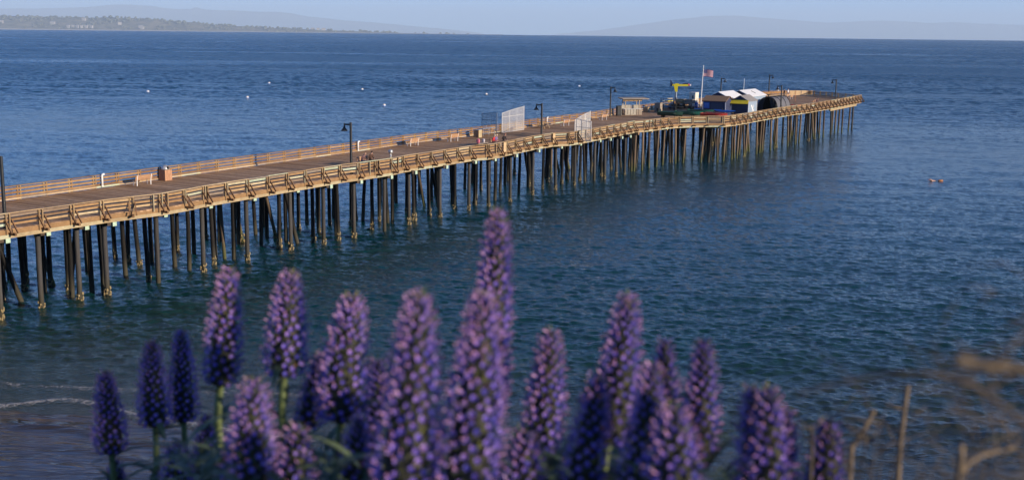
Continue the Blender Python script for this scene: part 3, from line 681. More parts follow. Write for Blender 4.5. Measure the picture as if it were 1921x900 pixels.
# white fishing line tubes on the rail
def make_tube():
    o = empty('fishing_line_tube')
    MB().path([(0, 0, .15), (0, 0, 1.02), (0.02, .03, 1.10), (.06, .10, 1.13), (.07, .16, 1.11)], [.085, .085, .085, .085, .085], 10).build('tube', M['white'], o)
    MB().lathe([(.095, .13), (.095, .22), (.085, .23)]).build('cap', M['white'], o)
    MB().box((-.10, 0, .55), (.06, .22, .04)).box((-.10, 0, .95), (.06, .22, .04)).build('bracket', M['galv'], o)
    return o
tb0 = make_tube()
for k, (s, t_, lab) in enumerate([(12.6, -9.95, 'white upright tube on the far rail left of the bench and bin'), (47.6, -11.7, 'white upright tube on the far rail behind the seated pair'), (92.2, -13.8, 'white upright tube on the far rail right of the tall lamp post')]):
    o = tb0 if k == 0 else copy_tree(tb0); o.matrix_basis = Matrix.Translation(P(s, t_+.05, ZD)) @ Matrix.Rotation(PROT, 4, 'Z'); tag(o, lab, 'tube', 'white tubes on the far rail')

# steel table and picnic tables
o = empty('work_table', P(73.6, -11.9, ZD), PROT, 'grey steel work table at the far rail left of the tall fence leaf', 'table')
MB().box((0, 0, .9), (.75, 3.0, .05)).build('table_top', M['galv'], o)
for x in (-.3, .3):
    for y in (-1.35, 0, 1.35): MB().box((x, y, .43), (.06, .06, .87)).build('leg', M['galv'], o)
MB().box((0, 0, .3), (.62, 2.8, .03)).build('shelf', M['galv'], o)
MB().tube((-.3, .4, .93), (-.3, .4, 1.25), .02, .02, 6).tube((-.3, .4, 1.25), (-.1, .4, 1.25), .02, .02, 6).build('tap', M['galv'], o)
def picnic(s, t_, lab, mat):
    o = empty('picnic_table', P(s, t_, ZD+.012), PROT, lab, 'picnic table')
    for x in (-.3, -.1, .1, .3): MB().box((x, 0, .75), (.18, 1.9, .045)).build('top_board', mat, o)
    for x in (-.75, .75): MB().box((x, 0, .45), (.26, 1.9, .045)).build('seat_board', mat, o)
    for y in (-.65, .65):
        MB().beam((-.55, y, 0), (-.18, y, .73), .05, .10, up=(0, 1, 0)).beam((.55, y, 0), (.18, y, .73), .05, .10, up=(0, 1, 0)).beam((-.85, y, .40), (.85, y, .40), .05, .09).build('leg_frame', mat, o)
    return o
picnic(87.6, -11.7, 'weathered picnic table behind the middle lamp post', M['cap'])

# the two open gates with their outboard fence wings
M['mesh'] = plain('silver_bars', (0.62, 0.60, 0.58), 0.5, 0.3, var=0.05); M['dkmesh'] = plain('dull_blue_bars', (0.16, 0.20, 0.26), 0.5, 0.3, var=0.05)
def fence_leaf(name, A, B, h0, h1, arch, lab, mat, bars, z0=.08, hinge=True):
    """A, B: (s,t); heights at both ends; arched top"""
    a = P(*A, ZD); b_ = P(*B, ZD); o = empty(name, a, 0, lab, 'gate' if hinge else 'fence')
    v = b_-a; L = v.length
    def top(f): return lerp(h0, h1, f)+arch*math.sin(math.pi*min(1, f*.5+.5*f*f*0+.0) if False else math.pi*f*.5)*(1 if arch > 0 else 1)*(1-f*.0) - (arch*f)
    pts = [v*f+Vector((0, 0, top(f))) for f in np.linspace(0, 1, 13)]
    fr = MB(); fr.path(pts, .035, 6)
    fr.tube((0, 0, z0), pts[0], .04, .04, 6).tube(v+Vector((0, 0, z0)), v+Vector((0, 0, h1+.12)), .04, .04, 6).tube((0, 0, z0), v+Vector((0, 0, z0)), .035, .035, 6)
    fr.build('frame', mat, o)
    mid = .68*h1
    MB().tube(Vector((0, 0, min(mid, h0*.8))), v+Vector((0, 0, mid)), .03, .03, 6).build('cross_rail', mat, o)
    bm_ = MB()
    for f in np.linspace(0, 1, bars)[1:-1]: bm_.tube(v*f+Vector((0, 0, z0)), v*f+Vector((0, 0, top(f)-.01)), .020, .020, 4, cap=False)
    q = bm_.build('bar_infill', mat, o); q['kind'] = 'stuff'
    for f in (.34, .67): MB().tube(v*f+Vector((0, 0, z0)), v*f+Vector((0, 0, top(f))), .025, .025, 6).build('upright', mat, o)
    return o
fence_leaf('gate_leaf', (77.2, -11.9), (83.2, -12.2), 2.55, 3.1, .30, 'tall silver barred gate leaf with curved top folded against the far rail', M['mesh'], 52)
fence_leaf('fence_wing', (77.1, -12.6), (77.3, -15.0), 2.55, 2.35, .15, 'dark barred fence wing jutting out over the far rail', M['dkmesh'], 22, hinge=False)
fence_leaf('gate_leaf', (76.0, -.75), (80.4, -.95), 2.3, 3.05, .32, 'silver barred gate leaf with curved top folded against the near rail', M['mesh'], 42)
fence_leaf('fence_wing', (75.9, -.45), (75.2, 1.9), 2.45, 2.2, .0, 'barred fence wing hanging out over the near rail', M['mesh'], 20, z0=-.1, hinge=False)

# coin viewer
o = empty('tower_viewer', P(39.3, -1.1, ZD), PROT-.6, 'silver tower viewer on a cream post behind the near rail', 'viewer')
MB().lathe([(.20, 0), (.20, .04), (.09, .10), (.075, .3), (.075, 1.15)], (0, 0, 0), 12).build('post', M['cream'], o)
h = MB().lathe([(.05, 1.12), (.17, 1.2), (.22, 1.34), (.20, 1.47), (.12, 1.55), (.001, 1.57)], (0, 0, 0), 14).build('head', M['galv'], o)
for y in (-.08, .08): MB().tube((-.12, y, 1.38), (-.30, y, 1.39), .055, .07, 10).build('eyepiece', M['dark'], h)

# fish cleaning shelter
M['drab'] = plain('drab_paint', (0.36, 0.33, 0.27), 0.7, var=0.12)
shd = (DV*3.2+NV*2.9).normalized(); sha = math.atan2(shd.y, shd.x)
o = empty('cleaning_shelter', P(119.9, -13.9, ZD), sha, 'fish cleaning shelter with flat timber roof over a counter', 'shelter')
M['grey_wood'] = wood('grey_timber', [(0, (0.34, 0.28, 0.22)), (1, (0.44, 0.37, 0.29))])
r_ = MB().box((0.15, 0, 2.62), (4.5, 2.3, .10)).build('roof', M['grey_wood'], o, Matrix.Rotation(R(3), 4, 'X'))
for k in range(6): MB().box((-1.9+.8*k, 0, 2.53), (.07, 2.2, .12)).build('rafter', M['beam'], r_)
for x in (-1.35, 1.0):
    for y in (-.55, .55): MB().box((x, y, 1.28), (.13, .13, 2.52)).build('post', M['grey_wood'], o)
MB().box((-.2, -.62, 2.32), (3.2, .07, .30)).build('sign_board', M['fascia'], o)
for k in range(3): c = MB().box((-.95+1.0*k, -.25, .46), (.92, .62, .92)).build('cabinet', M['drab'] if k < 2 else M['grey_wood'], o); MB().box((-.95+1.0*k, -.57, .5), (.03, .02, .7)).build('door_gap', M['dark'], c)
MB().box((.05, -.22, .95), (3.2, .80, .05)).build('counter_top', M['galv'], o)
for k in range(2): MB().box((-.9+1.7*k, .25, 1.25), (1.5, .05, .6)).build('back_splash', M['drab'], o)
MB().lathe([(.001, -.1), (.08, -.06), (.1, 0), (.08, .06), (.001, .1)], (.9, -.68, 2.25), 10).build('lamp_globe', M['white'], o)
o = empty('storage_locker', P(116.6, -14.6, ZD), sha, 'tall dark locker with a pale side left of the cleaning shelter', 'locker')
MB().box((0, 0, .78), (.72, .62, 1.56)).build('body', M['dark'], o); MB().box((.375, 0, .78), (.025, .58, 1.5)).build('side_panel', M['cream'], o); MB().box((0, -.32, .8), (.6, .02, 1.3)).build('door', M['steel'], o)

# hoist
M['yellow'] = plain('yellow_paint', (0.62, 0.52, 0.015), 0.45, var=0.06); M['navy'] = plain('navy_paint', (0.025, 0.04, 0.09), 0.5, var=0.1); M['bluegrey'] = plain('blue_grey_steel', (0.20, 0.25, 0.32), 0.5, 0.2)
M['red'] = plain('red_paint', (0.55, 0.06, 0.04), 0.45, var=0.1)
HO = P(145.2, -17.2, ZD)-NV*.1
o = empty('boat_hoist', HO, R(-7), 'yellow boat hoist with navy fin on a grey column', 'hoist'); o.scale = (.88, .88, .94)
MB().tube((0, 0, 0), (0.03, 0, 2.9), .26, .20, 12).build('column', M['bluegrey'], o)
for a in range(4):
    c, s_ = math.cos(a*1.571+.5), math.sin(a*1.571+.5); MB().beam((c*.75, s_*.75, 0), (c*.22, s_*.22, 1.75), .10, .12, up=(s_, -c, 0)).build('stay', M['navy'], o)
mb = MB(); mb.add([(-.50, -.22, 4.05), (.40, -.22, 4.05), (.30, -.22, 2.75), (-.16, -.22, 2.75), (-.50, .22, 4.05), (.40, .22, 4.05), (.30, .22, 2.75), (-.16, .22, 2.75)], [(0, 3, 2, 1), (4, 5, 6, 7), (0, 1, 5, 4), (1, 2, 6, 5), (2, 3, 7, 6), (3, 0, 4, 7)]); mb.build('bracket', M['yellow'], o)
bo = MB().box((.85, 0, 4.0), (3.2, .34, .36)).box((.15, 0, 4.24), (.75, .36, .14)).build('boom', M['yellow'], o)
mb = MB(); mb.add([(-.45, -.05, 3.98), (-1.22, -.05, 3.70), (-1.22, -.05, 5.15), (-.45, .05, 3.98), (-1.22, .05, 3.70), (-1.22, .05, 5.15)], [(0, 1, 2), (5, 4, 3), (0, 3, 4, 1), (1, 4, 5, 2), (2, 5, 3, 0)]); mb.build('tail_fin', M['navy'], o)
mb = MB(); mb.add([(1.25, -.2, 4.18), (2.42, -.2, 4.18), (2.42, -.2, 4.46), (1.5, -.2, 4.40), (1.25, .2, 4.18), (2.42, .2, 4.18), (2.42, .2, 4.46), (1.5, .2, 4.40)], [(0, 1, 2, 3), (7, 6, 5, 4), (0, 4, 5, 1), (1, 5, 6, 2), (2, 6, 7, 3), (3, 7, 4, 0)]); mb.build('motor_cover', M['navy'], o)
MB().tube((2.42, 0, 4.1), (2.72, 0, 4.05), .2, .16, 10).build('winch_drum', M['red'], o); MB().lathe([(.001, -.15), (.12, -.1), (.15, 0), (.1, .1), (.001, .14)], (2.85, 0, 4.02), 10).build('end_float', M['white'], o)
hk = MB().tube((2.2, 0, 3.9), (2.2, 0, 3.35), .06, .05, 6).build('hook_block', M['navy'], o); MB().tube((2.2, 0, 3.4), (2.2, 0, 2.5), .012, .012, 5).build('cable', M['steel'], hk)

# cabinet, flagpole and flag
o = empty('utility_cabinet', P(146.6, -14.4, ZD), PROT, 'tall cream utility cabinet at the foot of the flagpole', 'cabinet')
MB().box((0, 0, 1.25), (1.15, 1.5, 2.5)).build('body', M['cream'], o); MB().box((0, 0, 2.52), (1.22, 1.58, .05)).build('lid', M['white'], o)
d_ = MB().box((0, -.762, 1.2), (.9, .02, 2.1)).build('door', M['cream'], o); MB().box((.35, -.785, 1.2), (.05, .03, .2)).build('handle', M['dark'], d_); MB().box((.1, -.785, 1.75), (.22, .02, .5)).build('vent', M['steel'], d_)
MB().box((.585, .1, 1.3), (.02, .3, .3)).build('meter_plate', M['grey_wood'], o)
o = empty('flagpole', P(148.9, -14.0, ZD), 0, 'tall white flagpole with a flag beside the cream cabinet', 'flagpole')
MB().tube((0, 0, 0), (.25, 0, 7.1), .085, .05, 10).build('pole', M['white'], o); MB().lathe([(.001, -.1), (.08, -.05), (.09, 0), (.06, .07), (.001, .1)], (.25, 0, 7.18), 10).build('finial', M['white'], o)
MB().box((0, 0, .03), (.4, .4, .06)).build('base_plate', M['galv'], o)
def fl_pt(u, v, off=0.0):
    wv = .13*math.sin(u*6.2+.4+v*.5)*u**.6; return Vector((.27+u*1.82*.97, wv+off, 6.5-v*1.2-.14*u*u+.03*math.sin(u*5)))
M['flag_red'] = plain('flag_red', (0.26, 0.03, 0.06), 0.8); M['flag_white'] = plain('flag_white', (0.40, 0.36, 0.42), 0.8); M['flag_blue'] = plain('flag_blue', (0.03, 0.04, 0.15), 0.8)
fo = empty('flag', tuple(WM[o.name].translation), 0, 'striped flag with a blue star field flying from the white pole', 'flag')
mb = MB(); NU = 20
for vv in range(13):
    for k in range(NU):
        u0_, u1_ = k/NU, (k+1)/NU; v0, v1 = vv/13, (vv+1)/13
        mi = 2 if (vv < 7 and u1_ <= .401) else (0 if vv % 2 == 0 else 1)
        q = [fl_pt(u0_, v0, -.004), fl_pt(u1_, v0, -.004), fl_pt(u1_, v1, -.004), fl_pt(u0_, v1, -.004)]; w_ = [fl_pt(u0_, v0, .004), fl_pt(u1_, v0, .004), fl_pt(u1_, v1, .004), fl_pt(u0_, v1, .004)]
        mb.add(q, [(3, 2, 1, 0)], mi, True); mb.add(w_, [(0, 1, 2, 3)], mi, True)
mb.build('cloth', [M['flag_red'], M['flag_white'], M['flag_blue']], fo)
mb = MB()
for row in range(9):
    for c_ in range(6 if row % 2 == 0 else 5):
        u = .40*((c_+.5+(0 if row % 2 == 0 else .5))/6); v = (7/13)*(row+.5)/9
        for off in (-.007, .007):
            pts = [fl_pt(u+.011*math.cos(a*math.pi/5+1.571)*(1 if a % 2 == 0 else .42), v-.018*math.sin(a*math.pi/5+1.571)*(1 if a % 2 == 0 else .42), off) for a in range(10)]
            mb.add(pts, [tuple(range(10)) if off < 0 else tuple(reversed(range(10)))])
q = mb.build('stars', M['flag_white'], fo); q['kind'] = 'stuff'
o = empty('mast', P(146.8, -5.3, ZD), 0, 'thin white mast behind the sheds', 'mast')
MB().tube((0, 0, 0), (.06, 0, 5.2), .05, .03, 8).build('pole', M['white'], o); MB().box((0, 0, .04), (.3, .3, .08)).build('foot', M['galv'], o)

# sheds. local X across the pier (towards camera right), local Y seaward
M['navywall'] = plain('navy_boards', (0.022, 0.032, 0.085), 0.7, var=0.12); M['bluewall'] = plain('pale_blue_boards', (0.24, 0.31, 0.40), 0.7, var=0.06)
M['roofbrown'] = plain('brown_shingles', (0.26, 0.16, 0.09), 0.9, var=0.15, scale=9); M['roofwhite'] = plain('white_roofing', (0.78, 0.78, 0.78), 0.6, var=0.05); M['roofgrey'] = plain('grey_shingles', (0.27, 0.25, 0.24), 0.9, var=0.15, scale=9)
M['awning'] = plain('yellow_awning', (0.80, 0.60, 0.03), 0.7, var=0.05); M['signblue'] = plain('sign_blue', (0.02, 0.10, 0.42), 0.5, var=0.05); M['signtext'] = plain('sign_pale_blue', (0.16, 0.32, 0.68), 0.5, var=0.05)
def slab(mb, a, b_, c, d, th=.08):
    """roof panel through four corners with thickness"""
    a, b_, c, d = map(Vector, (a, b_, c, d)); n_ = (b_-a).cross(d-a).normalized()*th
    mb.add([a, b_, c, d, a-n_, b_-n_, c-n_, d-n_], [(0, 1, 2, 3), (7, 6, 5, 4), (0, 4, 5, 1), (1, 5, 6, 2), (2, 6, 7, 3), (3, 7, 4, 0)])
def gable_shed(name, s0, s1, t0, t1, he, hr, along, wall, side, roof, lab, rz=0.0):
    """along 's': ridge runs seaward; along 't': ridge runs across"""
    o = empty(name, P((s0+s1)/2, (t0+t1)/2, ZD), PROT+rz, lab, 'shed'); wx, wy = (t1-t0)/2, (s1-s0)/2
    def wallm(pts, mat, nm='wall'):
        mb = MB(); pts = [Vector(p) for p in pts]; n_ = (pts[1]-pts[0]).cross(pts[2]-pts[0]).normalized()*.06; k = len(pts)
        mb.add(pts+[p-n_ for p in pts], [tuple(range(k)), tuple(reversed(range(k, 2*k)))]+[(i, k+i, k+(i+1) % k, (i+1) % k) for i in range(k)]); return mb.build(nm, mat, o)
    e = .16
    if along == 's':
        wallm([(-wx, -wy, 0), (wx, -wy, 0), (wx, -wy, he), (0, -wy, hr), (-wx, -wy, he)], wall)
        wallm([(wx, wy, 0), (-wx, wy, 0), (-wx, wy, he), (0, wy, hr), (wx, wy, he)], wall)
        wallm([(wx, -wy+.061, 0), (wx, wy-.061, 0), (wx, wy-.061, he), (wx, -wy+.061, he)], side); wallm([(-wx, wy-.061, 0), (-wx, -wy+.061, 0), (-wx, -wy+.061, he), (-wx, wy-.061, he)], wall)
        k = (hr-he)/wx
        for sg in (1, -1):
            mb = MB(); q = [(0, -wy-e, hr+.09), (sg*(wx+e), -wy-e, he-e*k+.09), (sg*(wx+e), wy+e, he-e*k+.09), (0, wy+e, hr+.09)]
            slab(mb, *(q if sg > 0 else q[::-1])); mb.build('roof_panel', roof, o)
    else:
        wallm([(wx, -wy, 0), (wx, wy, 0), (wx, wy, he), (wx, 0, hr), (wx, -wy, he)], side); wallm([(-wx, wy, 0), (-wx, -wy, 0), (-wx, -wy, he), (-wx, 0, hr), (-wx, wy, he)], wall)
        wallm([(-wx+.061, -wy, 0), (wx-.061, -wy, 0), (wx-.061, -wy, he), (-wx+.061, -wy, he)], wall); wallm([(wx-.061, wy, 0), (-wx+.061, wy, 0), (-wx+.061, wy, he), (wx-.061, wy, he)], wall)
        k = (hr-he)/wy
        for sg in (1, -1):
            mb = MB(); q = [(-wx-e, 0, hr+.09), (-wx-e, sg*(wy+e), he-e*k+.09), (wx+e, sg*(wy+e), he-e*k+.09), (wx+e, 0, hr+.09)]
            slab(mb, *(q if sg > 0 else q[::-1])); mb.build('roof_panel', roof, o)
    for sx_ in (-1, 1): MB().box((sx_*(wx+.01), -wy-.012, he/2-.06), (.12, .05, he-.14)).build('corner_trim', M['white'], o)
    return o, wx, wy
sh1, wx, wy = gable_shed('shed', 126.4, 129.6, -4.5, -.75, 2.25, 2.95, 't', M['navywall'], M['navywall'], M['roofbrown'], 'navy shed with brown shingle roof and a blue sign')
MB().box((-1.25, -wy-.05, 1.62), (.95, .04, .95)).build('sign', M['signblue'], sh1)
mb = MB(); rs = random.Random(2)
for row, zz in enumerate((1.82, 1.60, 1.32)):
    x = -1.60
    while x < -.92: q = rs.uniform(.03, .08); mb.box((x+q/2, -wy-.074, zz), (q, .01, .09 if row < 2 else .05)); x += q+.03
mb.build('sign_marks', M['signtext'], [c for c in sh1.children if c.name.startswith('sign')][0])
MB().box((.45, -wy-.03, 1.0), (1.9, .04, 1.9)).build('navy_front', M['navy'], sh1)
sh2, wx, wy = gable_shed('shed', 129.2, 133.2, -.75, 2.0, 2.35, 3.15, 's', M['navywall'], M['bluewall'], M['roofgrey'], 'shed with yellow awning and a pale blue side wall with a white mural')
mb = MB(); slab(mb, (-wx-.1, -wy-.08, 2.52), (-wx-.1, -wy-.75, 1.95), (wx+.1, -wy-.75, 1.95), (wx+.1, -wy-.08, 2.52), .05); mb.build('awning', M['awning'], sh2)
MB().box((0, -wy-.03, .95), (2.4, .05, 1.7)).build('navy_front', M['navy'], sh2)  # navy sheet: shade of the open front under the awning, put in as colour
for y in (-wy+.06, wy-.06): MB().box((wx+.02, y, 1.15), (.05, .12, 2.28)).build('corner_trim', M['white'], sh2)
mb = MB()
for (y, z, a, b_, rt) in ((-.2, 1.35, .16, .42, .5), (.15, 1.05, .13, .45, -.5), (-.55, 1.55, .10, .25, 1.0), (.5, .8, .10, .30, -.9), (.35, 1.5, .09, .22, .2)):
    mb.add([(wx+.012, y+a*math.cos(k*.628)*math.cos(rt)-b_*math.sin(k*.628)*math.sin(rt), z+a*math.cos(k*.628)*math.sin(rt)+b_*math.sin(k*.628)*math.cos(rt)) for k in range(10)], [tuple(range(10))])
mb.build('mural', M['white'], sh2)
gable_shed('shed', 131.9, 138.4, -6.0, -2.2, 2.55, 3.45, 's', M['navywall'], M['navywall'], M['roofwhite'], 'navy shed with a white roof, the left of the two white roofs')
shB, wx, wy = gable_shed('shed', 139.6, 147.2, -5.4, -1.4, 2.55, 3.45, 's', M['navywall'], M['bluewall'], M['roofwhite'], 'shed with a white roof and a dark skylight slot, right of the other white roof')
MB().box((1.0, .3, 3.12), (.9, .12, .05), Matrix.Rotation(math.atan2(.9, 2.0), 3, 'Y')).build('skylight', M['dark'], shB)

# arched tent
M['tent'] = plain('grey_canvas', (0.12, 0.12, 0.135), 0.8, var=0.08, scale=2, bump=.3); M['tentdark'] = plain('black_canvas', (0.03, 0.03, 0.032), 0.85, var=0.2, scale=3, bump=.5)
to = empty('arched_tent', P(143.9, 1.35, ZD), PROT, 'grey arched canvas tent with a dark drooping front flap', 'tent')
def arch(k, n=16, w_=1.72, h_=2.5): a = math.pi*k/n; c = math.cos(a); s_ = math.sin(a); return Vector((w_*math.copysign(abs(c)**.8, c), 0, h_*s_**.8))
mb = MB(); ys_ = np.linspace(-3.4, 3.4, 12); vs = []
for j, y in enumerate(ys_):
    sag = 1-.025*(j % 2)
    for k in range(17): v = arch(k); vs.append((v.x*sag, y, v.z*sag))
mb.add(vs, [(j*17+k, j*17+k+1, (j+1)*17+k+1, (j+1)*17+k) for j in range(11) for k in range(16)], 0, True); mb.add(vs[-17:], [tuple(range(17))]); mb.build('canopy', M['tent'], to)
for y in (-3.4, -1.1, 1.2, 3.4): MB().path([arch(k)*1.015+Vector((0, y, 0)) for k in range(17)], .04, 6).build('hoop', M['steel'], to)
mb = MB()
for x0, x1 in ((-1.68, -.42), (.2, 1.68)):
    vs = []
    for i in range(9):
        for j in range(7):
            x = lerp(x0, x1, i/8); zt = 2.5*max(0, 1-abs(x/1.74)**2.4)**.42*.97; f = j/6; pinch = .35*math.sin(math.pi*f)*(1 if x0 < 0 else -1)
            vs.append((x-pinch*(i/8 if x0 < 0 else 1-i/8), -3.46-.13*math.sin(i*2.2+j*.4)-.15*f, zt*(1-f)+.02))
    mb.add(vs, [(i*7+j, (i+1)*7+j, (i+1)*7+j+1, i*7+j+1) for i in range(8) for j in range(6)], 0, True)
mb.build('front_flap', M['tentdark'], to)

# boats and kayaks on the deck
def hull_mesh(L, W, H, bowpow=2.2, open_=True, seg=13, th=.05):
    """skiff along local X, bow at +X"""
    vs = []; rows = 9; out = []
    def sec(f, inner):
        w_ = W/2*(1-max(0, (f-.45)/.55)**bowpow)*(.88+.12*min(1, f/.3)) ; sh = H*(1+.28*max(0, f-.4)**1.5); w_ = max(w_, .012)
        bt = .04+.10*max(0, f-.55)*2*H; pr = []
        for k in range(rows):
            a = k/(rows-1)*2-1; e = abs(a); y = w_*math.copysign(min(1, e**.75), a); z = bt+(sh-bt)*(max(0, e-.42)/.58)**1.15
            if inner: y *= max(0, 1-th/w_) if w_ > th else .02; z = min(sh, z+th*.7) if e < .99 else sh
            pr.append((f*L-L/2+(.12*L*(z/H)*max(0, f-.8) if f > .8 else 0), y, z))
        return pr
    mb = MB(); so = [sec(k/(seg-1), False) for k in range(seg)]; si = [sec(k/(seg-1), True) for k in range(seg)]
    V = [p for s_ in so for p in s_]; mb.add(V, [(i*rows+j, i*rows+j+1, (i+1)*rows+j+1, (i+1)*rows+j) for i in range(seg-1) for j in range(rows-1)], 0, True); mb.add(so[0], [tuple(range(rows))], 0)
    V = [p for s_ in si for p in s_]; mb.add(V, [(i*rows+j, (i+1)*rows+j, (i+1)*rows+j+1, i*rows+j+1) for i in range(seg-1) for j in range(rows-1)], 1, True)
    for j in (0, rows-1): mb.add([s_[j] for s_ in so]+[s_[j] for s_ in si], [(i, i+1, seg+i+1, seg+i) if j else (i, seg+i, seg+i+1, i+1) for i in range(seg-1)], 2)
    mb.add(so[0]+si[0], [(k, k+1, rows+k+1, rows+k) for k in range(rows-1)], 2)
    return mb
M['green'] = plain('green_boat', (0.02, 0.14, 0.10), 0.4, var=0.1); M['dkgreen'] = plain('dark_green_boat', (0.02, 0.07, 0.05), 0.5, var=0.1); M['tan'] = plain('tan_rub_rail', (0.5, 0.42, 0.3), 0.6); M['kblue'] = plain('blue_plastic', (0.03, 0.20, 0.62), 0.4, var=.05); M['kred'] = plain('red_plastic', (0.62, 0.10, 0.05), 0.4, var=.05)
def skiff(s, t_, ang, z, L, out, inn, lab, motor=True):
    z += .38
    o = empty('skiff', P(s, t_, ZD+z), PROT+ang, lab, 'boat', 'skiffs kept on the pier')
    hull_mesh(L, 1.55, .62).build('hull', [out, inn, M['tan']], o)
    for x in (-L*.28, 0, L*.22): MB().box((x, 0, .42), (.26, 1.1, .04)).build('thwart', M['tan'], o)
    if motor:
        mo = MB().box((-L/2-.12, 0, .88), (.36, .26, .42)).build('motor', M['dark'], o); MB().box((-L/2-.14, 0, .42), (.13, .10, .66)).build('motor_leg', M['steel'], mo)
    MB().box((-L*.3, 0, -.19), (.14, 1.5, .48)).box((L*.25, 0, -.17), (.14, 1.3, .52)).build('chock', M['beam'], o)
    return o
skiff(118.6, -3.6, .06, .06, 4.4, M['green'], M['dkgreen'], 'bright green skiff with an outboard motor behind the near rail')
skiff(115.6, -5.4, .02, .06, 3.9, M['dkgreen'], M['green'], 'dark green skiff with a motor, leftmost of the boats')
skiff(123.3, -3.6, .02, .06, 4.2, M['green'], M['dkgreen'], 'green skiff behind the others, nearest the navy shed', False)
skiff(116.5, 1.3, .03, .05, 4.0, M['red'], M['red'], 'red skiff close behind the angled near rail', False)
def kayak(s, t_, ang, z, mat, lab, L=4.1, tilt=0):
    o = empty('kayak', P(s, t_, ZD+z), PROT+ang, lab, 'kayak'); mb = MB(); seg, rows = 15, 10; vs = []
    for i in range(seg):
        f = i/(seg-1)*2-1; w_ = .36*(1-abs(f)**2.4)+.012; hh = .17*(1-abs(f)**3)+.03
        for k in range(rows): a = 2*math.pi*k/rows; vs.append((f*L/2, w_*math.cos(a), .20+hh*math.sin(a)+.16*abs(f)**2.5))
    mb.add(vs, [(i*rows+k, i*rows+(k+1) % rows, (i+1)*rows+(k+1) % rows, (i+1)*rows+k) for i in range(seg-1) for k in range(rows)], 0, True); mb.build('hull', mat, o)
    c = MB().lathe([(.001, 0), (.22, 0), (.25, .05), (.22, .06), (.20, .02)], (-.2, 0, .35), 12).build('cockpit', M['dark'], o); MB().box((-.42, 0, .42), (.05, .3, .2)).build('seat_back', M['steel'], c)
    return o
kayak(121.7, -.4, -.28, .50, M['kred'], 'red kayak lying across the boats in front of the navy shed')
kayak(123.4, .3, -.24, .80, M['kblue'], 'blue kayak resting above the red kayak')
for (s, t_) in ((122.6, -1.6), (123.2, 1.6)):
    o = empty('kayak_stand', P(s+.3, t_, ZD), PROT, 'timber stand under the %s end of the blue kayak' % ('left' if t_ < 0 else 'right'), 'stand')
    MB().box((0, 0, .8), (.1, .8, .08)).build('bearer', M['beam'], o)
    for y in (-.3, .3): MB().box((0, y, .38), (.08, .08, .76)).build('leg', M['beam'], o)
kayak(157.4, .9, .2, .1, M['kred'], 'red kayak on the deck right of the grey tent', 2.6)

# working clutter between shelter and cabinet
def crate(s, t_, wx, wy, h, lab, mat, z=0, rz=0.0, name='wooden_crate'):
    o = empty(name, P(s, t_, ZD+z), PROT+rz, lab, 'crate'); n_ = max(3, int(h/.16))
    MB().box((0, 0, h/2), (wx-.06, wy-.06, h-.04)).build('lining', M['dark'], o)
    for k in range(n_):
        zz = (k+.5)*h/n_; d = h/n_*.82
        for q in (-1, 1): MB().box((q*wx/2, 0, zz), (.03, wy, d)).build('slat', mat, o); MB().box((0, q*wy/2, zz), (wx-.04, .03, d)).build('slat', mat, o)
    return o
crate(141.9, -14.9, 1.5, 1.2, .72, 'pale slatted crate, left of the two on the dark stack', M['cap'], .82)
crate(141.9, -13.2, 1.5, 1.2, .72, 'brown slatted crate, right of the two on the dark stack', M['grey_wood'], .82)
crate(129.5, -13.6, 1.0, .9, 1.5, 'tall weathered box standing left of the dark rack', M['grey_wood'])
crate(127.0, -14.6, .8, .8, .9, 'small pale crate near the shelter', M['cap'])
def trap(s, t_, z, lab):
    o = empty('crab_trap', P(s, t_, ZD+z), PROT+random.uniform(-.2, .2), lab, 'crab trap', 'crab traps stacked by the hoist'); w_, h = 1.1, .40
    fr = MB()
    for zz in (.02, h-.02):
        for q in (-1, 1): fr.box((q*w_/2, 0, zz), (.045, w_, .045)); fr.box((0, q*w_/2, zz), (w_, .045, .045))
    for a in (-1, 1):
        for b_ in (-1, 1): fr.box((a*w_/2, b_*w_/2, h/2), (.046, .046, h))
    fr.build('frame', M['steel'], o); nt_ = MB()
    for k in range(9):
        x = -w_/2+w_*(k+.5)/9
        for q in (-1, 1): nt_.box((x, q*w_/2, h/2), (.02, .02, h)); nt_.box((q*w_/2, x, h/2), (.02, .02, h))
        nt_.box((x, 0, h), (.02, w_, .02)); nt_.box((0, x, h-.012), (w_, .02, .02)); nt_.box((x, 0, .02), (.02, w_, .02))
    nt_.build('netting', M['dark'], o)['kind'] = 'stuff'
k = 0
POSN = ('first', 'second', 'third', 'fourth')
for col_, (s, t_, n_) in enumerate(((140.9, -15.6, 2), (140.9, -14.4, 2), (140.9, -13.2, 2), (140.2, -12.0, 1), (138.6, -14.9, 2), (138.6, -13.6, 1))):
    for lv in range(n_):
        trap(s, t_, lv*.41, 'black crab trap, %s of its stack, %s' % ('bottom' if lv == 0 and n_ > 1 else 'top' if n_ > 1 else 'the only one', ('leftmost stack under the crates', 'second stack under the crates', 'third stack under the crates', 'just left of the blue barrel', 'left stack in front of the crates', 'right place in front of the crates')[col_]))
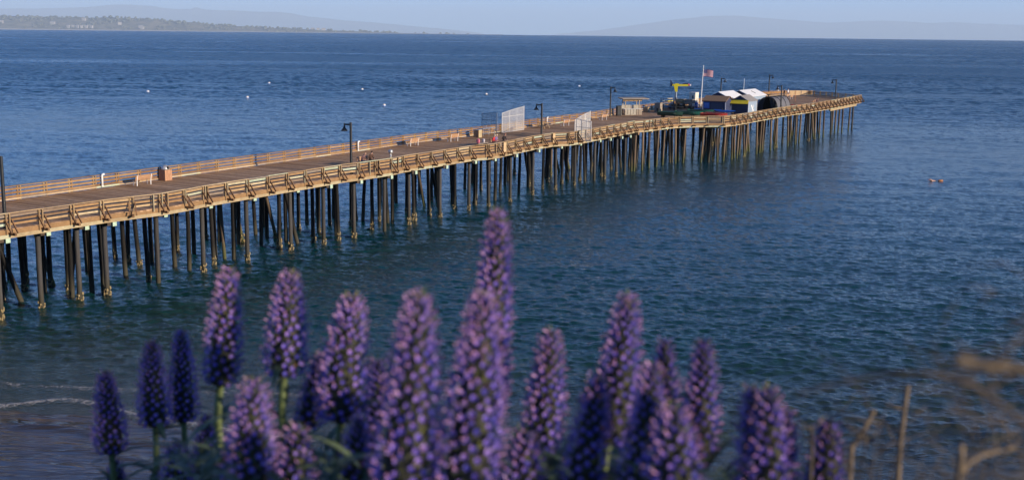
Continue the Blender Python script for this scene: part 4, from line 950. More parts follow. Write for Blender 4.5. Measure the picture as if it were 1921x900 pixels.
# board rack
o = empty('board_rack', P(135.3, -14.6, ZD), PROT, 'dark rack holding pale paddle boards, left of the hoist', 'rack')
for x in (-.95, .95):
    for y in (-.5, .5): MB().box((x, y, .95), (.09, .09, 1.9)).build('upright', M['navy'], o)
for k, z in enumerate((.5, 1.0, 1.45, 1.85)): MB().box((0, 0, z), (2.1, 1.1, .06)).build('shelf', M['navy'], o)
for k, (x, z, m_) in enumerate(((-.5, 1.08, 'bluegrey'), (.5, 1.08, 'white'), (-.45, 1.53, 'bluegrey'), (.55, 1.53, 'awning'), (.5, 1.93, 'tan'), (0, .58, 'bluewall'))):
    q = empty('paddle_board', P(135.3, -14.6+x, ZD+z-.04), PROT, ('grey board on the third shelf of the dark rack', 'white board on the third shelf of the dark rack', 'grey board below the top shelf of the dark rack', 'yellow board below the top shelf of the dark rack', 'tan board lying on top of the dark rack', 'pale blue board on the lowest shelf of the dark rack')[k], 'board', 'boards on the dark rack')
    mb = MB(); n_ = 12; top = [(.36*math.sin(math.pi*i/n_)**.5, -.95+1.9*i/n_) for i in range(n_+1)]
    ring = [(a, b_) for a, b_ in top]+[(-a, b_) for a, b_ in reversed(top[1:-1])]; nr_ = len(ring)
    mb.add([(a, b_, 0) for a, b_ in ring]+[(a, b_, .10) for a, b_ in ring], [tuple(reversed(range(nr_))), tuple(range(nr_, 2*nr_))]+[(i, (i+1) % nr_, nr_+(i+1) % nr_, nr_+i) for i in range(nr_)]); mb.build('deck_shell', M[m_], q); MB().box((0, .75, -.0), (.02, .2, .03)).build('fin', M['dark'], q)
o = empty('barrel', P(143.7, -12.7, ZD), 0, 'blue plastic barrel in front of the cream cabinet', 'barrel')
MB().lathe([(.27, 0), (.31, .06), (.31, .28), (.325, .30), (.31, .33), (.31, .60), (.325, .62), (.31, .65), (.31, .86), (.28, .92)], (0, 0, 0), 16).build('drum', M['kblue'], o); MB().lathe([(.29, .92), (.29, .96), (.001, .97)], (0, 0, 0), 16).build('lid', M['signblue'], o)
# hand cart with supplies
o = empty('hand_cart', P(131.3, -7.4, ZD), PROT, 'small cart with a pale canopy in front of the navy shed', 'cart')
MB().box((0, 0, .55), (1.0, .6, .35)).build('tray', M['kblue'], o); MB().path([(-.5, 0, .7), (-.45, 0, 1.15), (0, 0, 1.3), (.45, 0, 1.15), (.5, 0, .7)], .03, 6).build('hoop', M['white'], o)
mb = MB(); slab(mb, (-.45, -.35, 1.18), (0, -.35, 1.34), (0, .35, 1.34), (-.45, .35, 1.18), .02); slab(mb, (0, -.35, 1.34), (.45, -.35, 1.18), (.45, .35, 1.18), (0, .35, 1.34), .02); mb.build('canopy', M['cream'], o)
for x in (-.35, .35):
    for y in (-.33, .33): MB().tube((x, y-.03, .18), (x, y+.03, .18), .18, .18, 12).build('wheel', M['dark'], o)
o = empty('marker_post', P(172.5, -4.2, ZD), 0, 'thin orange post standing on the open pier head', 'post')
MB().tube((0, 0, 0), (0, 0, 2.35), .045, .04, 8).build('shaft', plain('orange_post', (.5, .2, .08), .6), o); MB().box((0, 0, .03), (.35, .35, .06)).build('foot', M['dark'], o)
# plywood boards on the outer rail
for k in range(4):
    a0, a1 = k/4+.01, (k+1)/4-.01
    A = P(lerp(197.2, 201.0, a0), lerp(-13.35, -9.45, a0), 6.36); B = P(lerp(197.2, 201.0, a1), lerp(-13.35, -9.45, a1), 6.36)
    beam('plywood_panel', A, B, .03, 1.0, M['ply'], far_rail)
beam('rail_shelf', P(183, -16.2, 6.6), P(196.4, -13.9, 6.6), .06, .5, M['rail_far'], far_rail)

# buoys, swimmer, sail
M['buoy'] = plain('buoy_white', (.74, .70, .66), .5, var=.06); M['orange'] = plain('orange_float', (.42, .15, .03), .5, var=.05)
def buoy(): 
    o = empty('mooring_buoy'); MB().lathe([(.001, -.35), (.25, -.28), (.40, -.05), (.42, .12), (.36, .36), (.22, .52), (.001, .58)], (0, 0, 0), 14).build('float', M['buoy'], o); MB().lathe([(.425, .0), (.43, .05), (.43, .12), (.425, .17)], (0, 0, 0), 14).build('band', M['kblue'], o); MB().tube((0, 0, .56), (0, 0, .75), .04, .04, 6).build('eye', M['steel'], o); return o
b0 = buoy()
for k, (x, y, lab) in enumerate([(-107.8, 349, 'white mooring buoy furthest left on the water'), (-73, 324.5, 'white mooring buoy second from the left'), (-85.3, 413.5, 'white mooring buoy third from the left, among the farthest out'), (-48, 375.7, 'white mooring buoy above the first lamp post, left of the nearest buoy'), (-32.4, 296.1, 'white mooring buoy nearest to the pier'), (-8.2, 354.9, 'white mooring buoy above the tall gate leaf'), (23, 415.2, 'white mooring buoy furthest right, left of the lamp by the shelter')]):
    o = b0 if k == 0 else copy_tree(b0); o.matrix_basis = Matrix.Translation((x, y, -.05)); tag(o, lab, 'buoy', 'mooring buoys on the bay')
o = empty('sailing_boat', (tanx(1597)*8300, 8300, 0), 0, 'tiny white sailing boat on the right horizon', 'boat')
hull_mesh(9, 2.6, 1.1).build('hull', [M['white'], M['white'], M['white']], o); mb = MB(); mb.add([(-2.8, 0, 1.6), (.6, 0, 1.6), (.6, 0, 10.5), (-2.8, .06, 1.6), (.6, .06, 1.6), (.6, .06, 10.5)], [(0, 1, 2), (5, 4, 3), (0, 3, 4, 1), (1, 4, 5, 2), (2, 5, 3, 0)]); mb.build('sail', M['white'], o); MB().tube((.65, 0, .6), (.65, 0, 11), .07, .05, 6).build('mast', M['galv'], o)

# ------------------------------------------------------------------ people
def skin_mesh(joints, edges, radii, root):
    names = list(joints); ix = {n_: i for i, n_ in enumerate(names)}
    me = bpy.data.meshes.new('tmp'); me.from_pydata([joints[n_] for n_ in names], [(ix[a], ix[b_]) for a, b_ in edges], []); o = bpy.data.objects.new('tmp', me); link(o)
    md = o.modifiers.new('s', 'SKIN'); md.use_smooth_shade = True; md.branch_smoothing = .4
    for i, n_ in enumerate(names):
        sv = me.skin_vertices[0].data[i]; r_ = radii[n_]; sv.radius = (r_, r_) if not hasattr(r_, '__len__') else r_; sv.use_root = (n_ == root)
    sb = o.modifiers.new('d', 'SUBSURF'); sb.levels = 1; sb.render_levels = 1
    dg = bpy.context.evaluated_depsgraph_get(); ev = o.evaluated_get(dg); out = bpy.data.meshes.new_from_object(ev)
    bpy.data.objects.remove(o); return out, names
SKIN = plain('skin_pale', (.55, .32, .23), .6, var=.05); SKIN2 = plain('skin_tan', (.40, .22, .14), .6, var=.05)
def person(loc, rz, pose, cols, lab, hair=(.1, .06, .04), skin=SKIN, lean=.12, short=False):
    """cols: top, legs. faces local +Y"""
    o = empty('person', loc, rz, lab, 'person', 'people on the pier')
    J = {}
    if pose == 'stand':
        ph = .94; J['pel'] = (0, 0, ph); la = lean
        for sd, q in ((-1, 'l'), (1, 'r')):
            J['hip'+q] = (sd*.10, 0, ph-.04); J['kn'+q] = (sd*.115, .05, .50); J['an'+q] = (sd*.12, -.02, .10); J['to'+q] = (sd*.135, .14, .045)
    else:
        ph = .56; J['pel'] = (0, 0, ph); la = lean+.12
        for sd, q in ((-1, 'l'), (1, 'r')):
            J['hip'+q] = (sd*.10, .05, ph-.01); J['kn'+q] = (sd*.13, .46, .53); J['an'+q] = (sd*.12, .44, .11); J['to'+q] = (sd*.135, .60, .05)
    up = lambda h, x=0, f=0: (x, la*h/.5+f, ph+h)
    J['wai'] = up(.18); J['che'] = up(.40); J['nec'] = up(.57); J['hea'] = up(.68, 0, .03); J['top'] = up(.77, 0, .03)
    for sd, q in ((-1, 'l'), (1, 'r')):
        J['sh'+q] = up(.48, sd*.19)
        if pose == 'stand': J['el'+q] = up(.22, sd*.25, -.02); J['wr'+q] = up(-.02, sd*.24, .12); J['ha'+q] = up(-.10, sd*.235, .15)
        else: J['el'+q] = up(.20, sd*.24, .04); J['wr'+q] = (sd*.17, la+.26, ph+.14); J['ha'+q] = (sd*.15, la+.34, ph+.10)
    E_ = [('pel', 'wai'), ('wai', 'che'), ('che', 'nec'), ('nec', 'hea'), ('hea', 'top')]
    for q in 'lr': E_ += [('pel', 'hip'+q), ('hip'+q, 'kn'+q), ('kn'+q, 'an'+q), ('an'+q, 'to'+q), ('che', 'sh'+q), ('sh'+q, 'el'+q), ('el'+q, 'wr'+q), ('wr'+q, 'ha'+q)]
    Rd = {'pel': (.15, .12), 'wai': (.145, .11), 'che': (.165, .12), 'nec': .06, 'hea': .095, 'top': .075}
    for q in 'lr': Rd.update({'hip'+q: .095, 'kn'+q: .062, 'an'+q: .045, 'to'+q: .038, 'sh'+q: .07, 'el'+q: .048, 'wr'+q: .034, 'ha'+q: .036})
    me, names = skin_mesh(J, E_, Rd, 'pel')
    # material by nearest limb
    segs = []
    for a, b_ in E_:
        k = 0
        if a in ('nec', 'hea') or b_ == 'top' or a.startswith('wr') : k = 0
        elif a.startswith('an'): k = 3
        elif a[:2] in ('hi', 'kn') or b_.startswith('hip'): k = 2
        else: k = 1
        if short and (a.startswith('el') or a.startswith('kn')): k = 0
        segs.append((Vector(J[a]), Vector(J[b_]), k))
    mats = [skin, plain('cloth_top', cols[0], .85, var=.15), plain('cloth_legs', cols[1], .85, var=.15), plain('shoes', (.05, .045, .04), .7)]
    bm_ = bmesh.new(); bm_.from_mesh(me)
    for f in bm_.faces:
        c = f.calc_center_median(); best = (9, 0)
        for a, b_, k in segs:
            d = b_-a; q = max(0, min(1, (c-a).dot(d)/d.length_squared)); dd = (a+d*q-c).length
            if dd < best[0]: best = (dd, k)
        f.material_index = best[1]; f.smooth = True
    def nub(a, b_, r0_, r1_):
        a, b_ = Vector(a), Vector(b_); d = (b_-a).normalized(); u = d.orthogonal().normalized(); v = d.cross(u); ring = []
        for p, r_ in ((a, r0_), ((a+b_)/2+Vector((0, 0, -.004)), (r0_+r1_)/2), (b_, r1_)): ring.append([bm_.verts.new(p+u*r_*math.cos(k*1.2566)+v*r_*math.sin(k*1.2566)) for k in range(5)])
        for i in range(2):
            for k in range(5): f = bm_.faces.new((ring[i][k], ring[i][(k+1) % 5], ring[i+1][(k+1) % 5], ring[i+1][k])); f.smooth = True
        bm_.faces.new(ring[2])
    for sd, q in ((-1, 'l'), (1, 'r')):
        wv, hv = Vector(J['wr'+q]), Vector(J['ha'+q]); d = (hv-wv).normalized(); sx_ = d.cross(Vector((1, 0, 0))).normalized()
        for k, (off, ln) in enumerate(((-.026, .062), (-.009, .075), (.009, .08), (.026, .07))): nub(hv+sx_*off, hv+sx_*off+d*(ln+.03)+Vector((0, 0, -.012)), .0095, .007)
        nub(hv-d*.02+sx_*(.03), hv+d*.03+sx_*.062, .011, .008)
    hc = Vector(J['hea']); nub(hc+Vector((0, .085, .02)), hc+Vector((0, .118, .0)), .018, .012)
    for sd in (-1, 1): nub(hc+Vector((sd*.085, 0, .02)), hc+Vector((sd*.105, -.01, .03)), .022, .018)
    bm_.to_mesh(me); bm_.free()
    for q in mats: me.materials.append(q)
    b_ = bpy.data.objects.new('body', me); link(b_); b_.parent = o; WM[b_.name] = WM[o.name]
    for sd in (-1, 1): MB().lathe([(.001, -.01), (.012, 0), (.001, .01)], hc+Vector((sd*.033, .088, .035)), 6).build('eye', M['dark'], b_)
    MB().box(hc+Vector((0, .090, -.045)), (.045, .012, .010)).build('mouth', M['red'], b_)
    if hair is not None:
        mb = MB(); vs = []; tp = hc+Vector((0, -.012, .055))
        for i in range(7):
            a = i/6*1.75
            for k in range(12):
                b2 = k/12*6.283; v = Vector((math.sin(a)*math.cos(b2), math.sin(a)*math.sin(b2), math.cos(a))); fr = 1.0 if not (v.y > .35 and v.z < .45) else .80
                vs.append(tp+Vector((v.x*.112*fr, v.y*.122*fr, v.z*.112)))
        mb.add(vs, [(i*12+k, (i+1)*12+k, (i+1)*12+(k+1) % 12, i*12+(k+1) % 12) for i in range(6) for k in range(12)], 0, True); mb.build('hair', plain('hair', hair, .7, var=.2), o)
    return o
RT = math.pi/2
ZB = ZD+.012
person(P(37.0, -2.85, ZB), PROT-RT, 'sit', ((.16, .09, .10), (.06, .09, .18)), 'seated person with bald pink head, dark top and jeans by the lamp post', None, lean=.22)
person(P(38.35, -2.85, ZB), PROT-RT-.3, 'sit', ((.09, .045, .03), (.07, .05, .03)), 'seated person in a dark brown jacket and black cap beside the bald person', (.012, .012, .012), lean=.1)
person(P(61.1, -3.25, ZB), PROT-RT+.1, 'sit', ((.55, .03, .04), (.10, .09, .10)), 'seated person in a bright red jacket with pale hair', (.55, .45, .35), lean=.08)
person(P(61.75, -3.3, ZB), PROT-RT-.1, 'sit', ((.16, .13, .32), (.08, .08, .12)), 'seated person in a lavender top beside the red jacket', (.62, .50, .36), lean=.05)
person(P(63.5, -3.3, ZB), PROT-RT-.5, 'sit', ((.03, .025, .03), (.10, .08, .07)), 'seated person in black with reddish brown hair, right of the red jacket', (.22, .08, .04), lean=.18)
person(P(193.2, -14.6, ZD), PROT+.3, 'stand', ((.70, .68, .66), (.28, .24, .18)), 'standing person in white at the far rail of the pier head', (.6, .5, .4), lean=.05)
person(P(188.4, -11.6, ZD), PROT+2.4, 'stand', ((.02, .02, .025), (.03, .03, .04)), 'standing person in black on the pier head', (.02, .015, .01), lean=.04)
person(P(190.2, -11.4, ZD), PROT-1.9, 'stand', ((.62, .60, .62), (.02, .02, .03)), 'standing person in white top and black shorts on the pier head', (.03, .02, .02), lean=.04, short=True)
person(P(164.2, 1.95, ZB), PROT-RT, 'sit', ((.42, .24, .16), (.30, .24, .18)), 'seated person with bare tanned shoulders at the pier head', (.10, .05, .03), SKIN2, lean=.12)
person(P(165.4, 2.05, ZB), PROT-RT, 'sit', ((.12, .05, .05), (.05, .05, .06)), 'seated person in a dark red top at the pier head', (.04, .02, .02), lean=.10)

# bags by the group
def bag(s, t_, mat, lab, sc=1.0):
    o = empty('backpack', P(s, t_, ZD+.5), PROT+.4, lab, 'bag'); o.scale = (sc, sc, sc)
    mb = MB(); vs = []; n_, mm = 9, 12
    for i in range(n_):
        f = i/(n_-1); z = .5*f; w_ = .20*(math.sin(math.pi*(.08+.84*f)))**.35
        for k in range(mm): a = k/mm*6.283; vs.append((w_*math.copysign(abs(math.cos(a))**.6, math.cos(a)), .7*w_*math.copysign(abs(math.sin(a))**.6, math.sin(a)), z))
    mb.add(vs, [(i*mm+k, i*mm+(k+1) % mm, (i+1)*mm+(k+1) % mm, (i+1)*mm+k) for i in range(n_-1) for k in range(mm)]+[tuple(reversed(range(mm))), tuple((n_-1)*mm+k for k in range(mm))], 0, True); mb.build('sack', mat, o)
    MB().box((0, .15, .18), (.24, .08, .2)).build('pocket', mat, o)
    for x in (-.09, .09): MB().path([(x, -.13, .08), (x, -.22, .25), (x, -.16, .44)], .016, 5).build('strap', M['dark'], o)
pk = plain('pink_fabric', (.62, .16, .24), .8); wf = plain('white_fabric', (.6, .56, .6), .8)
o = empty('low_table', P(59.9, -4.0, ZD), PROT, 'low dark table carrying the pink and white bags', 'table')
MB().box((0, 0, .47), (.6, 2.0, .05)).build('table_top', M['grey_wood'], o)
for y in (-.9, .9): MB().box((0, y, .22), (.5, .06, .44)).build('leg', M['steel'], o)
bag(59.3, -4.0, pk, 'pink backpack lying left of the person in red'); bag(60.4, -4.0, wf, 'white backpack between the pink one and the person in red', .85)

# gull on the rail
M['gull'] = plain('gull_white', (.62, .62, .62), .8); M['gullg'] = plain('gull_grey', (.26, .28, .31), .8); M['beak'] = plain('gull_beak', (.7, .4, .05), .5)
o = empty('gull', P(36.9, .73, 6.88), PROT+2.0, 'grey and white gull perched on the near rail left of the tower viewer', 'bird')
me, _ = skin_mesh({'t': (-.22, 0, .13), 'b': (-.08, 0, .14), 'c': (.06, 0, .17), 'n': (.11, 0, .25), 'h': (.13, 0, .30)}, [('t', 'b'), ('b', 'c'), ('c', 'n'), ('n', 'h')], {'t': .018, 'b': .075, 'c': .07, 'n': .036, 'h': .04}, 'c')
me.materials.append(M['gull']); q = bpy.data.objects.new('body', me); link(q); q.parent = o
for sd in (-1, 1): mb = MB(); mb.add([(.08, sd*.075, .20), (-.05, sd*.09, .21), (-.30, sd*.03, .15), (-.10, sd*.085, .12), (.08, sd*.085, .14)], [(0, 1, 2, 3, 4)]); mb.add([(.08, sd*.068, .20), (-.05, sd*.08, .21), (-.30, sd*.02, .15), (-.10, sd*.075, .12), (.08, sd*.076, .14)], [(4, 3, 2, 1, 0)]); mb.build('wing', M['gullg'], o)
MB().tube((.16, 0, .295), (.22, 0, .285), .012, .004, 6).build('beak', M['beak'], o)
for sd in (-1, 1): MB().tube((0, sd*.03, 0), (0, sd*.03, .1), .006, .006, 5).build('leg', M['beak'], o)

# swimmer with an orange float
o = empty('person', (55.2, 153.1, -.06), R(190), 'swimmer in a pink cap reaching forward through the water', 'person', 'people in the water')
me, _ = skin_mesh({'p': (0, 0, .0), 'c': (.42, 0, .06), 'n': (.58, 0, .12), 'h': (.72, 0, .17), 's1': (.45, .19, .08), 'e1': (.70, .27, .30), 'w1': (.98, .22, .14), 's2': (.45, -.19, .06), 'e2': (.38, -.26, -.12), 'w2': (.2, -.28, -.2), 'k1': (-.45, .12, -.06), 'f1': (-.92, .10, -.10), 'k2': (-.45, -.12, -.02), 'f2': (-.92, -.1, -.04)},
    [('p', 'c'), ('c', 'n'), ('n', 'h'), ('c', 's1'), ('s1', 'e1'), ('e1', 'w1'), ('c', 's2'), ('s2', 'e2'), ('e2', 'w2'), ('p', 'k1'), ('k1', 'f1'), ('p', 'k2'), ('k2', 'f2')], {'p': .14, 'c': .16, 'n': .06, 'h': .10, 's1': .07, 'e1': .05, 'w1': .04, 's2': .07, 'e2': .05, 'w2': .04, 'k1': .08, 'f1': .05, 'k2': .08, 'f2': .05}, 'p')
me.materials.append(SKIN); q = bpy.data.objects.new('body', me); link(q); q.parent = o; WM[q.name] = WM[o.name]
MB().lathe([(.115, 0), (.115, .04), (.09, .085), (.05, .105), (.001, .11)], (.73, 0, .17), 12).build('swim_cap', pk, o)
for k in range(5): MB().tube((.98, .18+.02*k, .13), (1.08+.02*(2-abs(k-2)), .175+.024*k, .09), .011, .007, 5).build('finger', SKIN, q)
o = empty('swim_float', (55.95, 152.95, -.06), .1, 'orange swim float towed behind the swimmer', 'float')
MB().lathe([(.001, -.36), (.09, -.32), (.15, -.18), (.16, .1), (.13, .28), (.001, .36)], (0, 0, .07), 12, axis=Matrix.Rotation(R(90), 3, 'Y')).build('bladder', M['orange'], o); MB().path([(-.42, 0, .05), (-.7, 0, .02), (-1.0, -.1, 0)], .012, 5).build('leash', M['dark'], o)

# ------------------------------------------------------------------ foreground flowers
M_fl, t, b = mat_base('echium_petal', 0.6, spec=.2)
ri = t.nodes.new('ShaderNodeNewGeometry').outputs['Random Per Island']
cc = ramp(t, ri, [(0, (.11, .11, .52)), (.3, (.21, .16, .64)), (.6, (.32, .23, .72)), (.85, (.46, .32, .76)), (1, (.66, .46, .78))])
t.links.new(cc, b.inputs['Base Color'])
tr = t.nodes.new('ShaderNodeBsdfTranslucent'); t.links.new(cc, tr.inputs['Color']); mx = t.nodes.new('ShaderNodeMixShader'); mx.inputs[0].default_value = .15
t.links.new(b.outputs[0], mx.inputs[1]); t.links.new(tr.outputs[0], mx.inputs[2]); t.links.new(mx.outputs[0], t.nodes['Material Output'].inputs['Surface'])
M_core = plain('echium_core', (.02, .02, .011), .8, var=.4, scale=160); M_bract, t, b = mat_base('echium_bract', .7)
t.links.new(ramp(t, t.nodes.new('ShaderNodeNewGeometry').outputs['Random Per Island'], [(0, (.05, .07, .02)), (.6, (.15, .17, .03)), (.85, (.30, .32, .04)), (1, (.26, .07, .05))]), b.inputs['Base Color'])
M_stem = plain('echium_stem', (.12, .16, .05), .7, var=.2, scale=40); M_stam = plain('stamen_pink', (.50, .25, .50), .6)
M_leaf, t, b = mat_base('echium_leaf', .6)
oi = t.nodes.new('ShaderNodeObjectInfo').outputs['Random']; t.links.new(ramp(t, oi, [(0, (.035, .055, .03)), (.6, (.06, .09, .04)), (1, (.10, .13, .06))]), b.inputs['Base Color'])
M_leaf_i, t, b = mat_base('echium_leaf_mass', .6); t.links.new(ramp(t, t.nodes.new('ShaderNodeNewGeometry').outputs['Random Per Island'], [(0, (.03, .05, .028)), (.6, (.055, .08, .038)), (1, (.09, .12, .055))]), b.inputs['Base Color'])
def leaf_geo(mb, base, d, up, L, W, droop):
    d = d.normalized(); s_ = d.cross(up).normalized(); u = s_.cross(d); vs = []
    for i in range(5):
        f = i/4; w_ = W*math.sin(math.pi*(.12+.88*f))**.9*(1-f*.35) if i < 4 else .0006; c = base+d*(L*f)+u*(L*(.22*f-droop*f*f)); vs += [c-s_*w_+u*.18*w_, c, c+s_*w_+u*.18*w_]
    mb.add(vs, [(i*3, i*3+1, (i+1)*3+1, (i+1)*3) for i in range(4)]+[(i*3+1, i*3+2, (i+1)*3+2, (i+1)*3+1) for i in range(4)], 0, True)
LEAFM = []
for k in range(3):
    mb = MB(); leaf_geo(mb, Vector((0, 0, 0)), Vector((1, 0, 0)), Vector((0, 0, 1)), 1.0, .10+.015*k, .30+.14*k); LEAFM.append(mb.mesh('leaf', M_leaf))
SPIKES = [
 (-0.776, 2.171, 17.853, -0.761, 2.144, 17.700, .0296, 'shaded blue flower spike furthest left, above the wet sand'),
 (-0.771, 2.189, 17.670, -0.764, 2.171, 17.569, .0234, 'shaded blue spike below the leftmost one, cut by the bottom edge'),
 (-0.686, 2.181, 17.911, -0.678, 2.153, 17.751, .0296, 'shaded blue spike, left one of the close blue pair'),
 (-0.659, 2.282, 17.907, -0.651, 2.250, 17.728, .0287, 'shaded blue spike, right one of the close blue pair'),
 (-0.430, 1.754, 18.141, -0.442, 1.724, 17.967, 0.0268, 'sunlit purple spike with yellow green base, right of the blue pair'),
 (-0.329, 1.715, 18.146, -0.337, 1.688, 17.993, .0297, 'sunlit purple spike standing free, second tall one from the left'),
 (-0.214, 1.562, 18.145, -0.230, 1.532, 17.977, .0333, 'stout sunlit purple spike on a bright green stalk'),
 (-0.290, 1.742, 18.012, -0.311, 1.723, 17.903, .0224, 'small purple spike half hidden on the left of the stout spike'),
 (-0.197, 1.692, 18.018, -0.199, 1.668, 17.882, .0218, 'small purple spike half hidden on the right of the stout spike'),
 (-0.094, 1.172, 18.236, -0.110, 1.136, 18.033, .0315, 'broad dark purple spike left of the tallest pair'),
 (-0.019, 1.583, 18.261, -0.038, 1.533, 17.979, .0283, 'tallest purple flower spike, reaching nearly to the pier'),
 (-0.028, 1.172, 18.238, -0.047, 1.135, 18.023, .0304, 'broad purple spike in front of the tallest one'),
 (0.053, 1.506, 18.114, 0.040, 1.478, 17.956, .0260, 'slim dark purple spike standing alone right of the tallest pair'),
 (0.141, 1.387, 18.189, 0.118, 1.356, 18.014, .0257, 'tall purple spike with bright right edge, highest on the right side'),
 (0.103, 1.332, 18.105, 0.080, 1.305, 17.953, .0244, 'purple spike leaning in front of the highest one on the right'),
 (0.202, 1.504, 18.103, 0.203, 1.483, 17.984, .0190, 'narrow purple spike behind, in the middle of the right group'),
 (0.163, 1.305, 18.126, 0.146, 1.278, 17.972, .0245, 'purple spike in front of the narrow one in the right group'),
 (0.246, 1.455, 18.115, 0.239, 1.429, 17.968, .0224, 'tall purple spike on the right end of the right group'),
 (0.160, 1.105, 18.142, 0.162, 1.088, 18.046, .0271, 'broad blurred purple spike lowest in the right group'),
 (0.262, 1.224, 18.125, 0.268, 1.201, 17.999, .0230, 'left of two merged purple spikes before the dry twigs'),
 (0.274, 1.204, 18.131, 0.275, 1.182, 18.007, .0227, 'right of two merged purple spikes before the dry twigs'),
 (0.330, 1.344, 18.061, 0.328, 1.325, 17.954, .0165, 'thin purple spike against the right side of the merged pair'),
 (0.375, 1.323, 18.056, 0.368, 1.307, 17.963, .0225, 'small purple spike furthest right, among dry twigs'),
 (-0.316, 1.398, 18.075, -0.323, 1.370, 17.921, .0309, 'broad purple spike low in front of the left sunlit spike'),
 (-0.269, 1.417, 18.010, -0.270, 1.399, 17.910, .0262, 'pinkish purple spike at the bottom edge below the free standing one'),
 (0.018, 1.320, 18.040, 0.014, 1.304, 17.947, .0256, 'pinkish spike at the bottom edge right of the tallest pair'),
 (-0.610, 2.052, 17.756, -0.609, 2.032, 17.641, .0302, 'shaded blue spike at the bottom edge below the blue pair'),
 (-0.593, 2.204, 17.756, -0.595, 2.175, 17.591, .0292, 'darkest shaded spike among leaves right of the blue pair'),
 (-0.200, 1.485, 17.997, -0.202, 1.466, 17.890, .0239, 'small purple spike at the bottom edge below the stout one')]
def spike(T, B, Rm, lab, seed):
    rs = random.Random(seed); T, B = Vector(T), Vector(B); ax = T-B; L = ax.length; d = ax.normalized()
    foot = Vector((B.x+(B.x-T.x)*.5+rs.uniform(-.04, .04), B.y+rs.uniform(-.04, .04), 17.0)); foot.z = bluff_z(foot.x, foot.y)-.03
    o = empty('flower_spike', foot, 0, lab, 'flower', 'purple flower spikes on the bluff edge')
    u = d.orthogonal().normalized(); v = d.cross(u); bend = u*rs.uniform(-.05, .05)+v*rs.uniform(-.03, .03); B0 = B-foot
    def cen(f): return B0+d*(L*f)+bend*(L*f*(1-f))
    def rad(f): return Rm*float(np.interp(f, [0, .05, .14, .32, .55, .75, .88, .96, 1.0], [.62, .88, 1.0, .97, .82, .64, .48, .32, .10]))
    # core
    mb = MB(); seg = 12; vs = []; nz = 14
    for i in range(nz):
        f = i/(nz-1)
        for k in range(seg): a = k/seg*6.283; vs.append(cen(f)+(u*math.cos(a)+v*math.sin(a))*rad(f)*.66)
    mb.add(vs, [(i*seg+k, i*seg+(k+1) % seg, (i+1)*seg+(k+1) % seg, (i+1)*seg+k) for i in range(nz-1) for k in range(seg)]+[tuple(range((nz-1)*seg, nz*seg))], 0, True); mb.build('core', M_core, o)
    # florets in spiralling rows, with bracts and stamens between
    pet, bra, sta = MB(), MB(), MB(); sp = .0114; n_ = int(2*math.pi*Rm*.82*L/(sp*sp*1.0)); 
    for i in range(n_):
        f = ((i+.5)/n_); f = f**.93
        a = i*2.39996+rs.uniform(-.12, .12); out = u*math.cos(a)+v*math.sin(a); nrm = (out+d*(.35+.55*f)).normalized(); r_ = rad(f)
        c = cen(min(1, f+rs.uniform(-.008, .008)))+out*r_*(rs.uniform(.86, 1.06)); sz = rs.uniform(.0036, .0052)*(1-.35*f*f)
        e1 = nrm.orthogonal().normalized(); e2 = nrm.cross(e1); base = c-nrm*.006; ph = rs.random()*6.28
        ringo = []
        for k in range(5):
            b0_ = ph+k*1.2566; tip = c+nrm*.0015+(e1*math.cos(b0_)+e2*math.sin(b0_))*sz; l_ = c-nrm*.001+(e1*math.cos(b0_-.55)+e2*math.sin(b0_-.55))*sz*.66; ringo += [l_, tip]
        pet.add([base]+ringo, [(0, 1+(2*k), 2+(2*k), 1+((2*k+2) % 10)) for k in range(5)], 0, False)
        for q in range(2):
            tp = c+nrm*.008+e1*rs.uniform(-.004, .004)+e2*rs.uniform(-.004, .004); sta.add([c-e1*.0004, c+e1*.0004, tp+e1*.0005, tp-e1*.0005], [(0, 1, 2, 3)])
        if rs.random() < .75:
            a2 = a+rs.uniform(.1, .3); o2 = u*math.cos(a2)+v*math.sin(a2); c2 = cen(f)+o2*r_*rs.uniform(.66, .92); t2 = (o2+d*.9).normalized(); s2 = t2.cross(o2).normalized()
            bra.add([c2-s2*.0024, c2+s2*.0024, c2+t2*rs.uniform(.009, .017)], [(0, 1, 2)]); bra.add([c2-o2*.0018, c2+o2*.0018, c2+t2*.009], [(0, 1, 2)])
    pet.build('florets', M_fl, o)['kind'] = 'stuff'; sta.build('stamens', M_stam, o)['kind'] = 'stuff'; bra.build('bracts', M_bract, o)['kind'] = 'stuff'
    # stalk and leaves
    pts = [Vector((0, 0, 0)), Vector((B0.x*.3, B0.y*.3, B0.z*.45)), B0-d*.05, B0+d*.01]; st = MB().path(pts, [.008, .007, .006, .006], 7).build('stalk', M_stem, o)
    for k in range(24):
        f = rs.random()**1.2-.12; p = (B0-d*.02).lerp(Vector((B0.x*.3, B0.y*.3, B0.z*.45)), f); a = k*2.4+rs.uniform(-.4, .4); dr = Vector((math.cos(a), math.sin(a), rs.uniform(.0, .7))); Lf = rs.uniform(.05, .10)*(.8+.5*f)
        z_ = dr.normalized(); y_ = Vector((0, 0, 1)).cross(z_).normalized(); w_ = z_.cross(y_); Mx = Matrix.Identity(4)
        for q in range(3): Mx[q][0] = z_[q]*Lf; Mx[q][1] = y_[q]*Lf; Mx[q][2] = w_[q]*Lf
        Mx.translation = p; lo = bpy.data.objects.new('leaf', rs.choice(LEAFM)); link(lo); lo.parent = o; lo.matrix_basis = Mx
    return o
for k, q in enumerate(SPIKES): spike(q[0:3], q[3:6], q[6]*1.07, q[7], 100+k)
